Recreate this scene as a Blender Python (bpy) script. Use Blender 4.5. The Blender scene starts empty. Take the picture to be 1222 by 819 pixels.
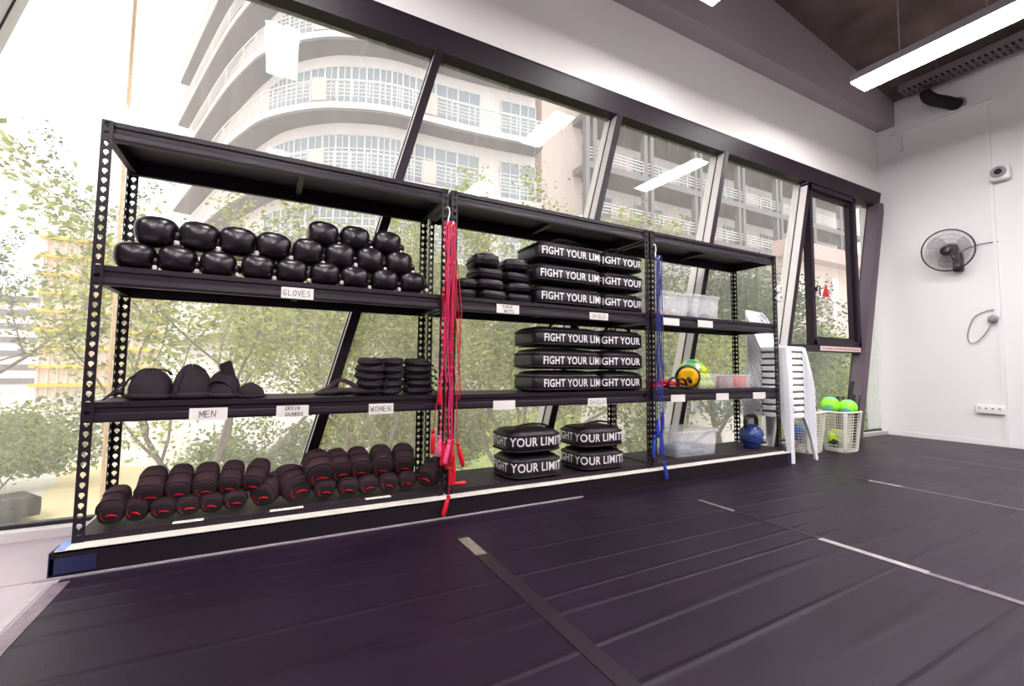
import bpy, bmesh, math, random
from mathutils import Vector, Matrix, Euler
PI = math.pi
scene = bpy.context.scene
COL = scene.collection

# ------------------------------------------------------------------ camera
cam_data = bpy.data.cameras.new('camera')
cam = bpy.data.objects.new('camera', cam_data)
COL.objects.link(cam)
FPX, CXP, CYP = 537.85, 609.756, 403.118
yaw, pitch, roll = 0.48852, 0.0671, 0.008911
fw = Vector((math.sin(yaw) * math.cos(pitch), math.cos(yaw) * math.cos(pitch), math.sin(pitch)))
rt = Vector((math.cos(yaw), -math.sin(yaw), 0))
up = rt.cross(fw)
cr, sr = math.cos(roll), math.sin(roll)
rt2 = cr * rt + sr * up
up2 = -sr * rt + cr * up
M = Matrix((rt2, up2, -fw)).transposed().to_4x4()
M.translation = Vector((0.6893, -2.5113, 0.8367))
cam.matrix_world = M
cam_data.sensor_fit = 'HORIZONTAL'
cam_data.sensor_width = 36
cam_data.lens = FPX / 1222 * 36
cam_data.shift_x = (611 - CXP) / 1222
cam_data.shift_y = (CYP - 409.5) / 1222
cam_data.clip_end = 600
cam_data.clip_start = 0.02
scene.camera = cam

# ------------------------------------------------------------------ light and exposure
SKY = 2.05
LAMP = 84.0
world = bpy.data.worlds.new('world')
scene.world = world
world.use_nodes = True
wn = world.node_tree.nodes
wn['Background'].inputs[0].default_value = (1.0, 0.985, 0.955, 1)
wn['Background'].inputs[1].default_value = SKY
vs = scene.view_settings
vs.view_transform = 'Standard'
vs.look = 'None'
vs.exposure = 0.0
vs.gamma = 1.0
vs.use_curve_mapping = False
scene.cycles.max_bounces = 8
scene.cycles.transparent_max_bounces = 24
scene.cycles.caustics_reflective = False
scene.cycles.caustics_refractive = False
scene.cycles.sample_clamp_indirect = 6.0
sun_d = bpy.data.lights.new('sun', 'SUN')
sun_d.energy = 1.3
sun_d.angle = math.radians(12)
sun_d.color = (1.0, 0.97, 0.93)
sun = bpy.data.objects.new('sun', sun_d)
COL.objects.link(sun)
sun.rotation_euler = (math.radians(38), 0, math.radians(-25))
sun.location = (0, -10, 30)

# ------------------------------------------------------------------ materials
def lin(c):
    out = []
    for v in c[:3]:
        v /= 255.0
        out.append(v / 12.92 if v <= 0.04045 else ((v + 0.055) / 1.055) ** 2.4)
    return tuple(out) + (1.0,)

def mat(name, rgb, rough=0.5, metal=0.0, spec=0.5, bump=None, var=None, coat=0.0, emit=None, sheen=0.0):
    m = bpy.data.materials.new(name)
    m.use_nodes = True
    nt = m.node_tree
    b = nt.nodes['Principled BSDF']
    c = lin(rgb)
    b.inputs['Base Color'].default_value = c
    b.inputs['Roughness'].default_value = rough
    b.inputs['Metallic'].default_value = metal
    b.inputs['Specular IOR Level'].default_value = spec
    b.inputs['Coat Weight'].default_value = coat
    b.inputs['Sheen Weight'].default_value = sheen
    tc = nt.nodes.new('ShaderNodeTexCoord')
    if var:                                   # (scale, amount): soft mottling of the thing's own colour
        n = nt.nodes.new('ShaderNodeTexNoise')
        n.inputs['Scale'].default_value = var[0]
        n.inputs['Detail'].default_value = 5
        nt.links.new(tc.outputs['Object'], n.inputs['Vector'])
        r = nt.nodes.new('ShaderNodeValToRGB')
        a = var[1]
        r.color_ramp.elements[0].color = tuple(max(0, x * (1 - a)) for x in c[:3]) + (1,)
        r.color_ramp.elements[1].color = tuple(min(1, x * (1 + a)) for x in c[:3]) + (1,)
        r.color_ramp.elements[0].position = 0.3
        r.color_ramp.elements[1].position = 0.7
        nt.links.new(n.outputs['Fac'], r.inputs['Fac'])
        nt.links.new(r.outputs['Color'], b.inputs['Base Color'])
    if bump:                                  # (scale, strength)
        n = nt.nodes.new('ShaderNodeTexNoise')
        n.inputs['Scale'].default_value = bump[0]
        n.inputs['Detail'].default_value = 4
        nt.links.new(tc.outputs['Object'], n.inputs['Vector'])
        bp = nt.nodes.new('ShaderNodeBump')
        bp.inputs['Strength'].default_value = bump[1]
        bp.inputs['Distance'].default_value = 0.01
        nt.links.new(n.outputs['Fac'], bp.inputs['Height'])
        nt.links.new(bp.outputs['Normal'], b.inputs['Normal'])
    if emit:
        b.inputs['Emission Color'].default_value = lin(rgb)
        b.inputs['Emission Strength'].default_value = emit
    return m

M_rack = mat('black_powder_coat', (25, 13, 26), 0.42, spec=.35, bump=(400, 0.05))
M_board = mat('black_shelf_board', (36, 23, 36), 0.5, spec=.35, bump=(60, 0.1))
M_rubber = mat('black_rubber_sheet', (20, 10, 20), 0.6, spec=.3, bump=(30, 0.1))
M_laminate = mat('pale_laminate', (214, 208, 200), 0.4)
M_bluetape = mat('blue_tape', (24, 28, 70), 0.45)
M_leather = mat('black_glossy_leather', (20, 10, 20), 0.30, bump=(14, 0.12))
M_leather2 = mat('black_vinyl', (24, 12, 24), 0.42, spec=.4, bump=(18, 0.15))
M_white = mat('white_plastic', (232, 230, 232), 0.4)
M_tag = mat('white_cloth_tag', (196, 186, 186), 0.7)
M_fabric = mat('dark_brown_fabric', (56, 37, 44), 0.85, spec=.2, bump=(180, 0.3))
M_fabric2 = mat('black_fabric', (27, 15, 26), 0.85, bump=(150, 0.3))
M_inner = mat('black_lining', (22, 14, 20), 0.8)
M_redtrim = mat('red_trim', (176, 6, 24), 0.6, spec=.2)
M_mesh_f = mat('brown_elastic', (60, 42, 47), 0.8, spec=.2, bump=(200, 0.3))
M_text = mat('white_print', (222, 218, 220), 0.6)
M_paper = mat('white_paper', (226, 220, 216), 0.75)
M_ink = mat('black_marker', (30, 22, 28), 0.6)
M_wall = mat('white_paint', (238, 234, 232), 0.75, bump=(90, 0.04))
M_wallside = mat('cool_white_paint', (230, 226, 229), 0.75, bump=(90, 0.04))
M_beam = mat('grey_white_paint', (164, 154, 159), 0.75, bump=(60, 0.04))
M_ceil = mat('raw_concrete', (104, 86, 84), 0.9, bump=(9, 0.5), var=(2.2, 0.45))
M_frame = mat('dark_bronze_frame', (30, 18, 30), 0.45, spec=.3)
M_mull = mat('daylit_side_and_sill', (205, 198, 198), 0.5)  # pale tone puts daylight into the post sides; the sill shares it
M_gasket = mat('black_gasket', (20, 14, 20), 0.6)
M_red = mat('red_rubber', (206, 16, 36), 0.35)
M_redcord = mat('red_cord', (186, 14, 48), 0.4)
M_pinkcord = mat('magenta_cord', (212, 40, 110), 0.4)
M_pink = mat('pink_handle', (236, 84, 140), 0.35)
M_bluecord = mat('blue_cord', (34, 44, 128), 0.4)
M_blue = mat('blue_handle', (42, 62, 168), 0.35)
M_steel = mat('pale_steel', (205, 200, 200), 0.3, metal=0.7)
M_chair = mat('white_chair_plastic', (226, 226, 232), 0.38)
M_basket = mat('white_basket_plastic', (232, 228, 218), 0.45)
M_kettle = mat('blue_speckled_enamel', (38, 56, 116), 0.35, var=(60, 0.8))
M_yellow = mat('yellow_plastic', (246, 190, 20), 0.35)
M_black = mat('black_plastic', (26, 18, 24), 0.4)
M_neon = mat('neon_green', (150, 240, 60), 0.5)
M_tennis = mat('tennis_felt', (212, 232, 60), 0.9)
M_pvc = mat('grey_plastic', (150, 142, 150), 0.5)
M_orange = mat('orange_cord', (250, 206, 160), 0.6)
M_orange2 = mat('orange_fin', (246, 190, 70), 0.5)
M_darkred = mat('dark_red_band', (150, 30, 52), 0.5)
M_coral = mat('coral_band', (232, 70, 60), 0.5)
M_bluegrey = mat('blue_grey_fabric', (120, 134, 160), 0.7)
M_navy = mat('navy_cloth', (60, 74, 110), 0.7)

def glass_mat(name, haze, tint=(0.97, 1.0, 0.985, 1), ior=1.32, streak=True):
    m = bpy.data.materials.new(name)
    m.use_nodes = True
    nt = m.node_tree
    nt.nodes.clear()
    out = nt.nodes.new('ShaderNodeOutputMaterial')
    tr = nt.nodes.new('ShaderNodeBsdfTransparent'); tr.inputs[0].default_value = tint
    gl = nt.nodes.new('ShaderNodeBsdfGlossy'); gl.inputs['Roughness'].default_value = 0.0
    gl.inputs['Color'].default_value = (0.62, 1.0, 0.84, 1)
    fr = nt.nodes.new('ShaderNodeFresnel'); fr.inputs['IOR'].default_value = ior
    geo = nt.nodes.new('ShaderNodeNewGeometry')
    # a thin pane: the same reflection from both of its sides
    mulI = nt.nodes.new('ShaderNodeMath'); mulI.operation = 'MULTIPLY_ADD'
    mulI.inputs[1].default_value = (1 / ior - ior); mulI.inputs[2].default_value = ior
    nt.links.new(geo.outputs['Backfacing'], mulI.inputs[0])
    nt.links.new(mulI.outputs[0], fr.inputs['IOR'])
    mx = nt.nodes.new('ShaderNodeMixShader')
    nt.links.new(fr.outputs[0], mx.inputs[0]); nt.links.new(tr.outputs[0], mx.inputs[1]); nt.links.new(gl.outputs[0], mx.inputs[2])
    tl = nt.nodes.new('ShaderNodeBsdfTranslucent'); tl.inputs[0].default_value = (0.93, 0.93, 0.9, 1)
    mx2 = nt.nodes.new('ShaderNodeMixShader')
    mx2.inputs[0].default_value = haze
    if streak:                                # rain streaks and dust on the pane
        tc = nt.nodes.new('ShaderNodeTexCoord')
        mp = nt.nodes.new('ShaderNodeMapping'); mp.inputs['Scale'].default_value = (9, 9, 0.7)
        n = nt.nodes.new('ShaderNodeTexNoise'); n.inputs['Scale'].default_value = 2.2; n.inputs['Detail'].default_value = 6
        nt.links.new(tc.outputs['Object'], mp.inputs[0]); nt.links.new(mp.outputs[0], n.inputs['Vector'])
        mr = nt.nodes.new('ShaderNodeMapRange')
        mr.inputs['From Min'].default_value = 0.3; mr.inputs['From Max'].default_value = 0.75
        mr.inputs['To Min'].default_value = haze * 0.75; mr.inputs['To Max'].default_value = haze * 1.4
        nt.links.new(n.outputs['Fac'], mr.inputs['Value']); nt.links.new(mr.outputs[0], mx2.inputs[0])
    nt.links.new(mx.outputs[0], mx2.inputs[1]); nt.links.new(tl.outputs[0], mx2.inputs[2])
    nt.links.new(mx2.outputs[0], out.inputs[0])
    return m
M_glass = glass_mat('dusty_window_glass', 0.21)

def clear_plastic(name, body, tint):
    m = bpy.data.materials.new(name)
    m.use_nodes = True
    nt = m.node_tree
    b = nt.nodes['Principled BSDF']
    b.inputs['Base Color'].default_value = lin(tint)
    b.inputs['Roughness'].default_value = 0.25
    tr = nt.nodes.new('ShaderNodeBsdfTransparent')
    mx = nt.nodes.new('ShaderNodeMixShader'); mx.inputs[0].default_value = body
    nt.links.new(tr.outputs[0], mx.inputs[1]); nt.links.new(b.outputs[0], mx.inputs[2])
    nt.links.new(mx.outputs[0], nt.nodes['Material Output'].inputs[0])
    return m
M_clear = clear_plastic('frosted_clear_plastic', 0.26, (246, 248, 252))
M_clear2 = clear_plastic('thin_clear_plastic', 0.22, (228, 228, 232))

def leaf_mat(name, cols, trans=0.45):
    m = bpy.data.materials.new(name)
    m.use_nodes = True
    nt = m.node_tree
    b = nt.nodes['Principled BSDF']
    b.inputs['Roughness'].default_value = 0.55
    geo = nt.nodes.new('ShaderNodeNewGeometry')
    r = nt.nodes.new('ShaderNodeValToRGB')
    el = r.color_ramp.elements
    el[0].color = lin(cols[0]); el[1].color = lin(cols[-1])
    for i, c in enumerate(cols[1:-1]):
        e = el.new((i + 1) / (len(cols) - 1)); e.color = lin(c)
    nt.links.new(geo.outputs['Random Per Island'], r.inputs[0])
    nt.links.new(r.outputs[0], b.inputs['Base Color'])
    tl = nt.nodes.new('ShaderNodeBsdfTranslucent')
    nt.links.new(r.outputs[0], tl.inputs[0])
    mx = nt.nodes.new('ShaderNodeMixShader'); mx.inputs[0].default_value = trans
    nt.links.new(b.outputs[0], mx.inputs[1]); nt.links.new(tl.outputs[0], mx.inputs[2])
    nt.links.new(mx.outputs[0], nt.nodes['Material Output'].inputs[0])
    return m
L_yellow = leaf_mat('yellow_green_leaves', [(116, 124, 76), (166, 174, 100), (214, 214, 132), (142, 150, 92)])
L_mid = leaf_mat('mid_green_leaves', [(92, 106, 74), (134, 146, 96), (178, 186, 122), (114, 126, 86)])
L_grey = leaf_mat('grey_green_leaves', [(72, 82, 72), (100, 110, 90), (130, 140, 104), (84, 94, 82)])
M_bark = mat('grey_bark', (120, 106, 100), 0.9, bump=(20, 0.6), var=(8, 0.3))

def floor_material():
    m = bpy.data.materials.new('black_vinyl_mat')
    m.use_nodes = True
    nt = m.node_tree; L = nt.links.new
    b = nt.nodes['Principled BSDF']; b.inputs['Specular IOR Level'].default_value = 0.3
    tc = nt.nodes.new('ShaderNodeTexCoord')
    n0 = nt.nodes.new('ShaderNodeTexNoise'); n0.inputs['Scale'].default_value = 1.6; n0.inputs['Detail'].default_value = 6
    L(tc.outputs['Object'], n0.inputs['Vector'])
    r = nt.nodes.new('ShaderNodeValToRGB')
    r.color_ramp.elements[0].color = lin((21, 8, 25)); r.color_ramp.elements[1].color = lin((31, 15, 35))
    r.color_ramp.elements[0].position = 0.35; r.color_ramp.elements[1].position = 0.7
    L(n0.outputs['Fac'], r.inputs[0]); L(r.outputs[0], b.inputs['Base Color'])
    mr = nt.nodes.new('ShaderNodeMapRange'); mr.inputs['To Min'].default_value = 0.36; mr.inputs['To Max'].default_value = 0.52
    L(n0.outputs['Fac'], mr.inputs['Value']); L(mr.outputs[0], b.inputs['Roughness'])
    # long soft ripples of the sheet, running with the window wall
    mp = nt.nodes.new('ShaderNodeMapping'); mp.inputs['Scale'].default_value = (0.07, 2.3, 1); mp.inputs['Rotation'].default_value = (0, 0, math.radians(3))
    L(tc.outputs['Object'], mp.inputs[0])
    n1 = nt.nodes.new('ShaderNodeTexNoise'); n1.inputs['Scale'].default_value = 2.3; n1.inputs['Detail'].default_value = 0.6
    L(mp.outputs[0], n1.inputs['Vector'])
    r1 = nt.nodes.new('ShaderNodeValToRGB'); r1.color_ramp.interpolation = 'EASE'
    e = r1.color_ramp.elements
    e[0].position = 0.44; e[0].color = (0, 0, 0, 1); e[1].position = 0.56; e[1].color = (0, 0, 0, 1)
    k = e.new(0.5); k.color = (1, 1, 1, 1)
    L(n1.outputs['Fac'], r1.inputs[0])
    n2 = nt.nodes.new('ShaderNodeTexNoise'); n2.inputs['Scale'].default_value = 120; n2.inputs['Detail'].default_value = 3
    L(tc.outputs['Object'], n2.inputs['Vector'])
    b1 = nt.nodes.new('ShaderNodeBump'); b1.inputs['Strength'].default_value = 0.55; b1.inputs['Distance'].default_value = 0.007
    L(r1.outputs[0], b1.inputs['Height'])
    b2 = nt.nodes.new('ShaderNodeBump'); b2.inputs['Strength'].default_value = 0.12; b2.inputs['Distance'].default_value = 0.004
    L(n2.outputs['Fac'], b2.inputs['Height']); L(b1.outputs[0], b2.inputs['Normal'])
    L(b2.outputs[0], b.inputs['Normal'])
    return m
M_floor = floor_material()
M_floor_lit = mat('daylit_grey_mat', (164, 150, 158), 0.45, var=(3, 0.06))  # brighter daylight by the window put into this mat's colour

# ------------------------------------------------------------------ mesh helpers
class MB:
    def __init__(s):
        s.v = []; s.f = []; s.mi = []; s.sm = []
    def add(s, verts, faces, mi=0, smooth=False, T=None):
        o = len(s.v)
        if T is not None:
            verts = [T @ Vector(q) for q in verts]
        s.v.extend([tuple(q) for q in verts])
        for f in faces:
            s.f.append(tuple(i + o for i in f)); s.mi.append(mi); s.sm.append(smooth)
        return s
    def box(s, c, d, mi=0, T=None):
        x, y, z = c; a, b, h = d[0] / 2, d[1] / 2, d[2] / 2
        vs_ = [(x + i * a, y + j * b, z + k * h) for i in (-1, 1) for j in (-1, 1) for k in (-1, 1)]
        fs = [(0, 1, 3, 2), (4, 6, 7, 5), (0, 4, 5, 1), (2, 3, 7, 6), (0, 2, 6, 4), (1, 5, 7, 3)]
        return s.add(vs_, fs, mi, False, T)
    def rbox(s, c, d, r, seg=3, mi=0, T=None, smooth=True):
        bm = bmesh.new()
        bmesh.ops.create_cube(bm, size=1)
        bmesh.ops.scale(bm, vec=d, verts=bm.verts)
        bmesh.ops.bevel(bm, geom=bm.edges[:], offset=min(r, min(d) * 0.49), segments=seg, profile=0.5, affect='EDGES')
        bmesh.ops.translate(bm, vec=c, verts=bm.verts)
        bm.verts.index_update()
        vs_ = [v.co[:] for v in bm.verts]; fs = [tuple(v.index for v in f.verts) for f in bm.faces]
        bm.free()
        return s.add(vs_, fs, mi, smooth, T)
    def loft(s, rings, mi=0, smooth=True, cap=True, closed=True, T=None):
        n = len(rings[0]); vs_ = [q for r in rings for q in r]; fs = []
        for i in range(len(rings) - 1):
            for j in range(n if closed else n - 1):
                k = (j + 1) % n
                fs.append((i * n + j, i * n + k, (i + 1) * n + k, (i + 1) * n + j))
        if cap:
            fs.append(tuple(range(n - 1, -1, -1))); fs.append(tuple((len(rings) - 1) * n + j for j in range(n)))
        return s.add(vs_, fs, mi, smooth, T)
    def tube(s, pts, r, n=8, mi=0, cap=True, T=None, flat=1.0):
        pts = [Vector(q) for q in pts]; rings = []
        up_ = None
        for i, q in enumerate(pts):
            d = (pts[min(i + 1, len(pts) - 1)] - pts[max(i - 1, 0)])
            if d.length < 1e-9: d = Vector((0, 0, 1))
            d.normalize()
            if up_ is None:
                up_ = Vector((0, 0, 1)) if abs(d.z) < 0.9 else Vector((0, 1, 0))
            a = d.cross(up_)
            if a.length < 1e-6: a = d.orthogonal()
            a.normalize(); b = a.cross(d); up_ = b
            rr = r[i] if isinstance(r, (list, tuple)) else r
            rings.append([q + a * (rr * math.cos(2 * PI * k / n)) + b * (rr * flat * math.sin(2 * PI * k / n)) for k in range(n)])
        return s.loft(rings, mi, True, cap, True, T)
    def lathe(s, prof, n=24, mi=0, T=None, smooth=True, cap=True):
        rings = [[(r * math.cos(2 * PI * k / n), r * math.sin(2 * PI * k / n), z) for k in range(n)] for r, z in prof]
        return s.loft(rings, mi, smooth, cap, True, T)
    def prism(s, poly, x0, x1, mi=0, T=None, axis='x', smooth=False):
        def P(x, q):
            return (x, q[0], q[1]) if axis == 'x' else ((q[0], x, q[1]) if axis == 'y' else (q[0], q[1], x))
        return s.loft([[P(x0, q) for q in poly], [P(x1, q) for q in poly]], mi, smooth, True, True, T)
    def build(s, name, mats, parent=None, label=None):
        me = bpy.data.meshes.new(name)
        me.from_pydata(s.v, [], s.f)
        if not isinstance(mats, (list, tuple)): mats = [mats]
        for m in mats: me.materials.append(m)
        me.polygons.foreach_set('material_index', s.mi)
        me.polygons.foreach_set('use_smooth', s.sm)
        bm = bmesh.new(); bm.from_mesh(me)
        if len(s.f) < 20000: bmesh.ops.recalc_face_normals(bm, faces=bm.faces)
        bm.to_mesh(me); bm.free()
        me.update()
        o = bpy.data.objects.new(name, me)
        COL.objects.link(o)
        if parent: o.parent = parent
        if label: o['label'] = label
        return o

def tag(o, label, cat, group=None, kind=None):
    o['label'] = label; o['category'] = cat
    if group: o['group'] = group
    if kind: o['kind'] = kind
    return o
def thing(name, label, cat, loc=(0, 0, 0), rot=(0, 0, 0), group=None):
    o = bpy.data.objects.new(name, None)
    o.empty_display_size = 0.05
    COL.objects.link(o)
    o.location = loc; o.rotation_euler = rot
    return tag(o, label, cat, group)
def struct(name, mb, mats, label, cat):
    return tag(mb.build(name, mats), label, cat, kind='structure')
def dup(root, loc=None, rot=None, label=None, scale=None):
    r = root.copy(); COL.objects.link(r)
    if loc is not None: r.location = loc
    if rot is not None: r.rotation_euler = rot
    if label: r['label'] = label
    if scale is not None: r.scale = scale
    for ch in list(root.children):
        c = ch.copy(); COL.objects.link(c); c.parent = r
        for g in list(ch.children):
            d = g.copy(); COL.objects.link(d); d.parent = c
    return r
def bevel(o, w, seg=2):
    md = o.modifiers.new('bevel', 'BEVEL'); md.width = w; md.segments = seg; md.limit_method = 'ANGLE'
    return o
def smoothpath(P, k=8):
    P = [Vector(q) for q in P]; out = []
    for i in range(len(P) - 1):
        a, b, c, d = P[max(i - 1, 0)], P[i], P[i + 1], P[min(i + 2, len(P) - 1)]
        for j in range(k):
            t = j / k
            out.append(0.5 * ((2 * b) + (c - a) * t + (2 * a - 5 * b + 4 * c - d) * t * t + (3 * b - a - 3 * c + d) * t ** 3))
    out.append(P[-1]); return out
def sell(cx, cz, w, h, p, n, y):           # superellipse ring in the xz plane
    out = []
    for k in range(n):
        t = 2 * PI * k / n; c, s_ = math.cos(t), math.sin(t)
        out.append((cx + w * math.copysign(abs(c) ** (2 / p), c), y, cz + h * math.copysign(abs(s_) ** (2 / p), s_)))
    return out
ORD = ['first', 'second', 'third', 'fourth', 'fifth', 'sixth', 'seventh', 'eighth', 'ninth', 'tenth', 'eleventh', 'twelfth']
T3 = Matrix.Translation
def RX(a): return Matrix.Rotation(a, 4, 'X')
def RY(a): return Matrix.Rotation(a, 4, 'Y')
def RZ(a): return Matrix.Rotation(a, 4, 'Z')

# printed lettering: outline font turned into flat mesh data (verts, faces) of a given cap height
_txt = {}
def text_geo(s, size, bold=0.012, width=1.0, space=1.0):
    key = (s, size, bold, width, space)
    if key in _txt: return _txt[key]
    cu = bpy.data.curves.new('lettering', 'FONT')
    cu.body = s; cu.size = size; cu.offset = bold * size; cu.resolution_u = 3; cu.space_character = space
    o = bpy.data.objects.new('lettering', cu); COL.objects.link(o)
    dg = bpy.context.evaluated_depsgraph_get(); dg.update()
    me = bpy.data.meshes.new_from_object(o.evaluated_get(dg))
    vs_ = [(v.co.x * width, v.co.y) for v in me.vertices]; fs = [tuple(p.vertices) for p in me.polygons]
    bpy.data.objects.remove(o); bpy.data.curves.remove(cu); bpy.data.meshes.remove(me)
    x0 = min(v[0] for v in vs_); vs_ = [(x - x0, y) for x, y in vs_]
    _txt[key] = (vs_, fs); return _txt[key]

# handwriting: pen strokes in a unit box
PEN = {'M': [[(0, 0), (.05, 1), (.45, .3), (.9, 1), (1, 0)]], 'E': [[(.8, 1), (0, 1), (0, 0), (.9, 0)], [(0, .5), (.7, .5)]],
 'N': [[(0, 0), (.05, 1), (.85, .05), (.9, 1)]], 'G': [[(.85, .85), (.4, 1), (.02, .6), (.1, .1), (.6, 0), (.85, .4), (.5, .42)]],
 'R': [[(0, 0), (.05, 1), (.7, .9), (.65, .55), (.05, .5), (.85, 0)]], 'O': [[(.5, 1), (.08, .7), (.1, .2), (.5, 0), (.88, .3), (.85, .8), (.5, 1)]],
 'I': [[(.4, 0), (.45, 1)]], 'U': [[(0, 1), (.05, .2), (.45, 0), (.8, .2), (.85, 1)]], 'A': [[(0, 0), (.45, 1), (.9, 0)], [(.2, .4), (.75, .4)]],
 'D': [[(.05, 0), (.05, 1), (.6, .9), (.9, .5), (.6, .1), (.05, 0)]], 'S': [[(.85, .9), (.4, 1), (.1, .75), (.75, .35), (.5, 0), (.05, .1)]],
 'W': [[(0, 1), (.2, 0), (.48, .7), (.75, 0), (1, 1)]], 'L': [[(.05, 1), (.05, 0), (.8, .02)]], 'V': [[(0, 1), (.42, 0), (.9, 1)]],
 'F': [[(.85, 1), (.05, 1), (.05, 0)], [(.05, .5), (.7, .52)]], 'C': [[(.85, .85), (.4, 1), (.05, .55), (.2, .08), (.85, .1)]],
 'T': [[(0, 1), (.9, 1)], [(.45, 1), (.42, 0)]], 'H': [[(0, 0), (.03, 1)], [(.85, 1), (.82, 0)], [(0, .5), (.85, .5)]]}
def pen_text(mb, s, x, z, h, y, rng, wr=0.62, T=None):
    for ch in s:
        for st in PEN.get(ch, []):
            pts = [(x + (a + rng.uniform(-.05, .05)) * h * wr, y, z + (b + rng.uniform(-.05, .05)) * h) for a, b in st]
            for p, q in zip(pts[:-1], pts[1:]):
                d = Vector((q[0] - p[0], 0, q[2] - p[2]))
                if d.length < 1e-6: continue
                nrm = Vector((-d.z, 0, d.x)).normalized() * max(0.045 * h, .0014); e = d.normalized() * 0.02 * h
                P, Q = Vector(p) - e, Vector(q) + e
                mb.add([P + nrm, P - nrm, Q - nrm, Q + nrm], [(0, 1, 2, 3)], 0, False, T)
        x += h * wr * 1.28
    return mb

# ------------------------------------------------------------------ room
M_far = mat('grey_paint', (158, 150, 154), .8)
XL, XR, YB, YW = -4.2, 8.0, -7.5, 0.46
def quad(a, b, c, d):
    m = MB(); m.add([a, b, c, d], [(0, 1, 2, 3)]); return m
fl = MB()
fl.add([(0, YB, 0), (XR + .2, YB, 0), (XR + .2, .75, 0), (0, .75, 0)], [(0, 1, 2, 3)], 0)
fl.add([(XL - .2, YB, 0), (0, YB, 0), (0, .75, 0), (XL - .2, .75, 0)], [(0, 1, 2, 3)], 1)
fl.add([(XL - .2, YB, -.25), (XR + .2, YB, -.25), (XR + .2, .75, -.25), (XL - .2, .75, -.25)], [(0, 1, 2, 3)], 0)
fl.add([(XL - .2, .75, -.25), (XR + .2, .75, -.25), (XR + .2, .75, 0), (XL - .2, .75, 0)], [(0, 1, 2, 3)], 0)
struct('floor', fl, [M_floor, M_floor_lit], 'black training mat floor with a mat coloured pale for daylight at the window end', 'floor')
cz = lambda x: 4.47 + 0.137 * (XR - x)
cl = MB(); cl.add([(XL - .2, YB - .2, cz(XL - .2)), (XR + .2, YB - .2, cz(XR + .2)), (XR + .2, .9, cz(XR + .2)), (XL - .2, .9, cz(XL - .2)),
    (XL - .2, YB - .2, cz(XL - .2) + .25), (XR + .2, YB - .2, cz(XR + .2) + .25), (XR + .2, .9, cz(XR + .2) + .25), (XL - .2, .9, cz(XL - .2) + .25)],
    [(0, 1, 2, 3), (4, 7, 6, 5), (0, 4, 5, 1), (1, 5, 6, 2), (2, 6, 7, 3), (3, 7, 4, 0)])
struct('ceiling', cl, M_ceil, 'sloping raw concrete ceiling', 'ceiling')
w = MB(); w.box((XR + .1, (YB + .72) / 2, 3), (.2, .72 - YB, 6.4)); struct('wall_right', w, M_wallside, 'white end wall with the fan', 'wall')
w = MB(); w.box((XL - .1, (YB + .72) / 2, 3), (.2, .72 - YB, 6.6)); struct('wall_left', w, M_far, 'grey wall closing the window end', 'wall')
w = MB(); w.box(((XL + XR) / 2, YB - .1, 3), (XR - XL + .4, .2, 6.6)); struct('wall_back', w, M_far, 'grey wall facing the windows', 'wall')
ZT = 3.10                                   # top of the glass
w = MB(); w.box(((XL + XR) / 2, YW + .16, (3.26 + 6.3) / 2), (XR - XL, .32, 6.3 - 3.26)); struct('wall_front', w, M_wall, 'white wall above the windows', 'wall')
bm_ = MB(); bm_.add([(XL, .26, 4.14), (XR, .26, 4.14), (XR, YW, 4.14), (XL, YW, 4.14), (XL, .25, cz(XL) + .05), (XR, .25, cz(XR) + .05), (XR, YW, cz(XR) + .05), (XL, YW, cz(XL) + .05)],
    [(0, 1, 2, 3), (0, 4, 5, 1), (4, 7, 6, 5), (1, 5, 6, 2), (2, 6, 7, 3), (3, 7, 4, 0)])
struct('ceiling_beam', bm_, M_beam, 'deep grey-white beam under the ceiling along the window wall', 'beam')
w = MB(); w.box((XR - .006, (YB + .44) / 2, .03), (.012, .44 - YB, .06)); struct('baseboard_right', w, M_white, 'thin white skirting along the end wall', 'skirting')

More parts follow.
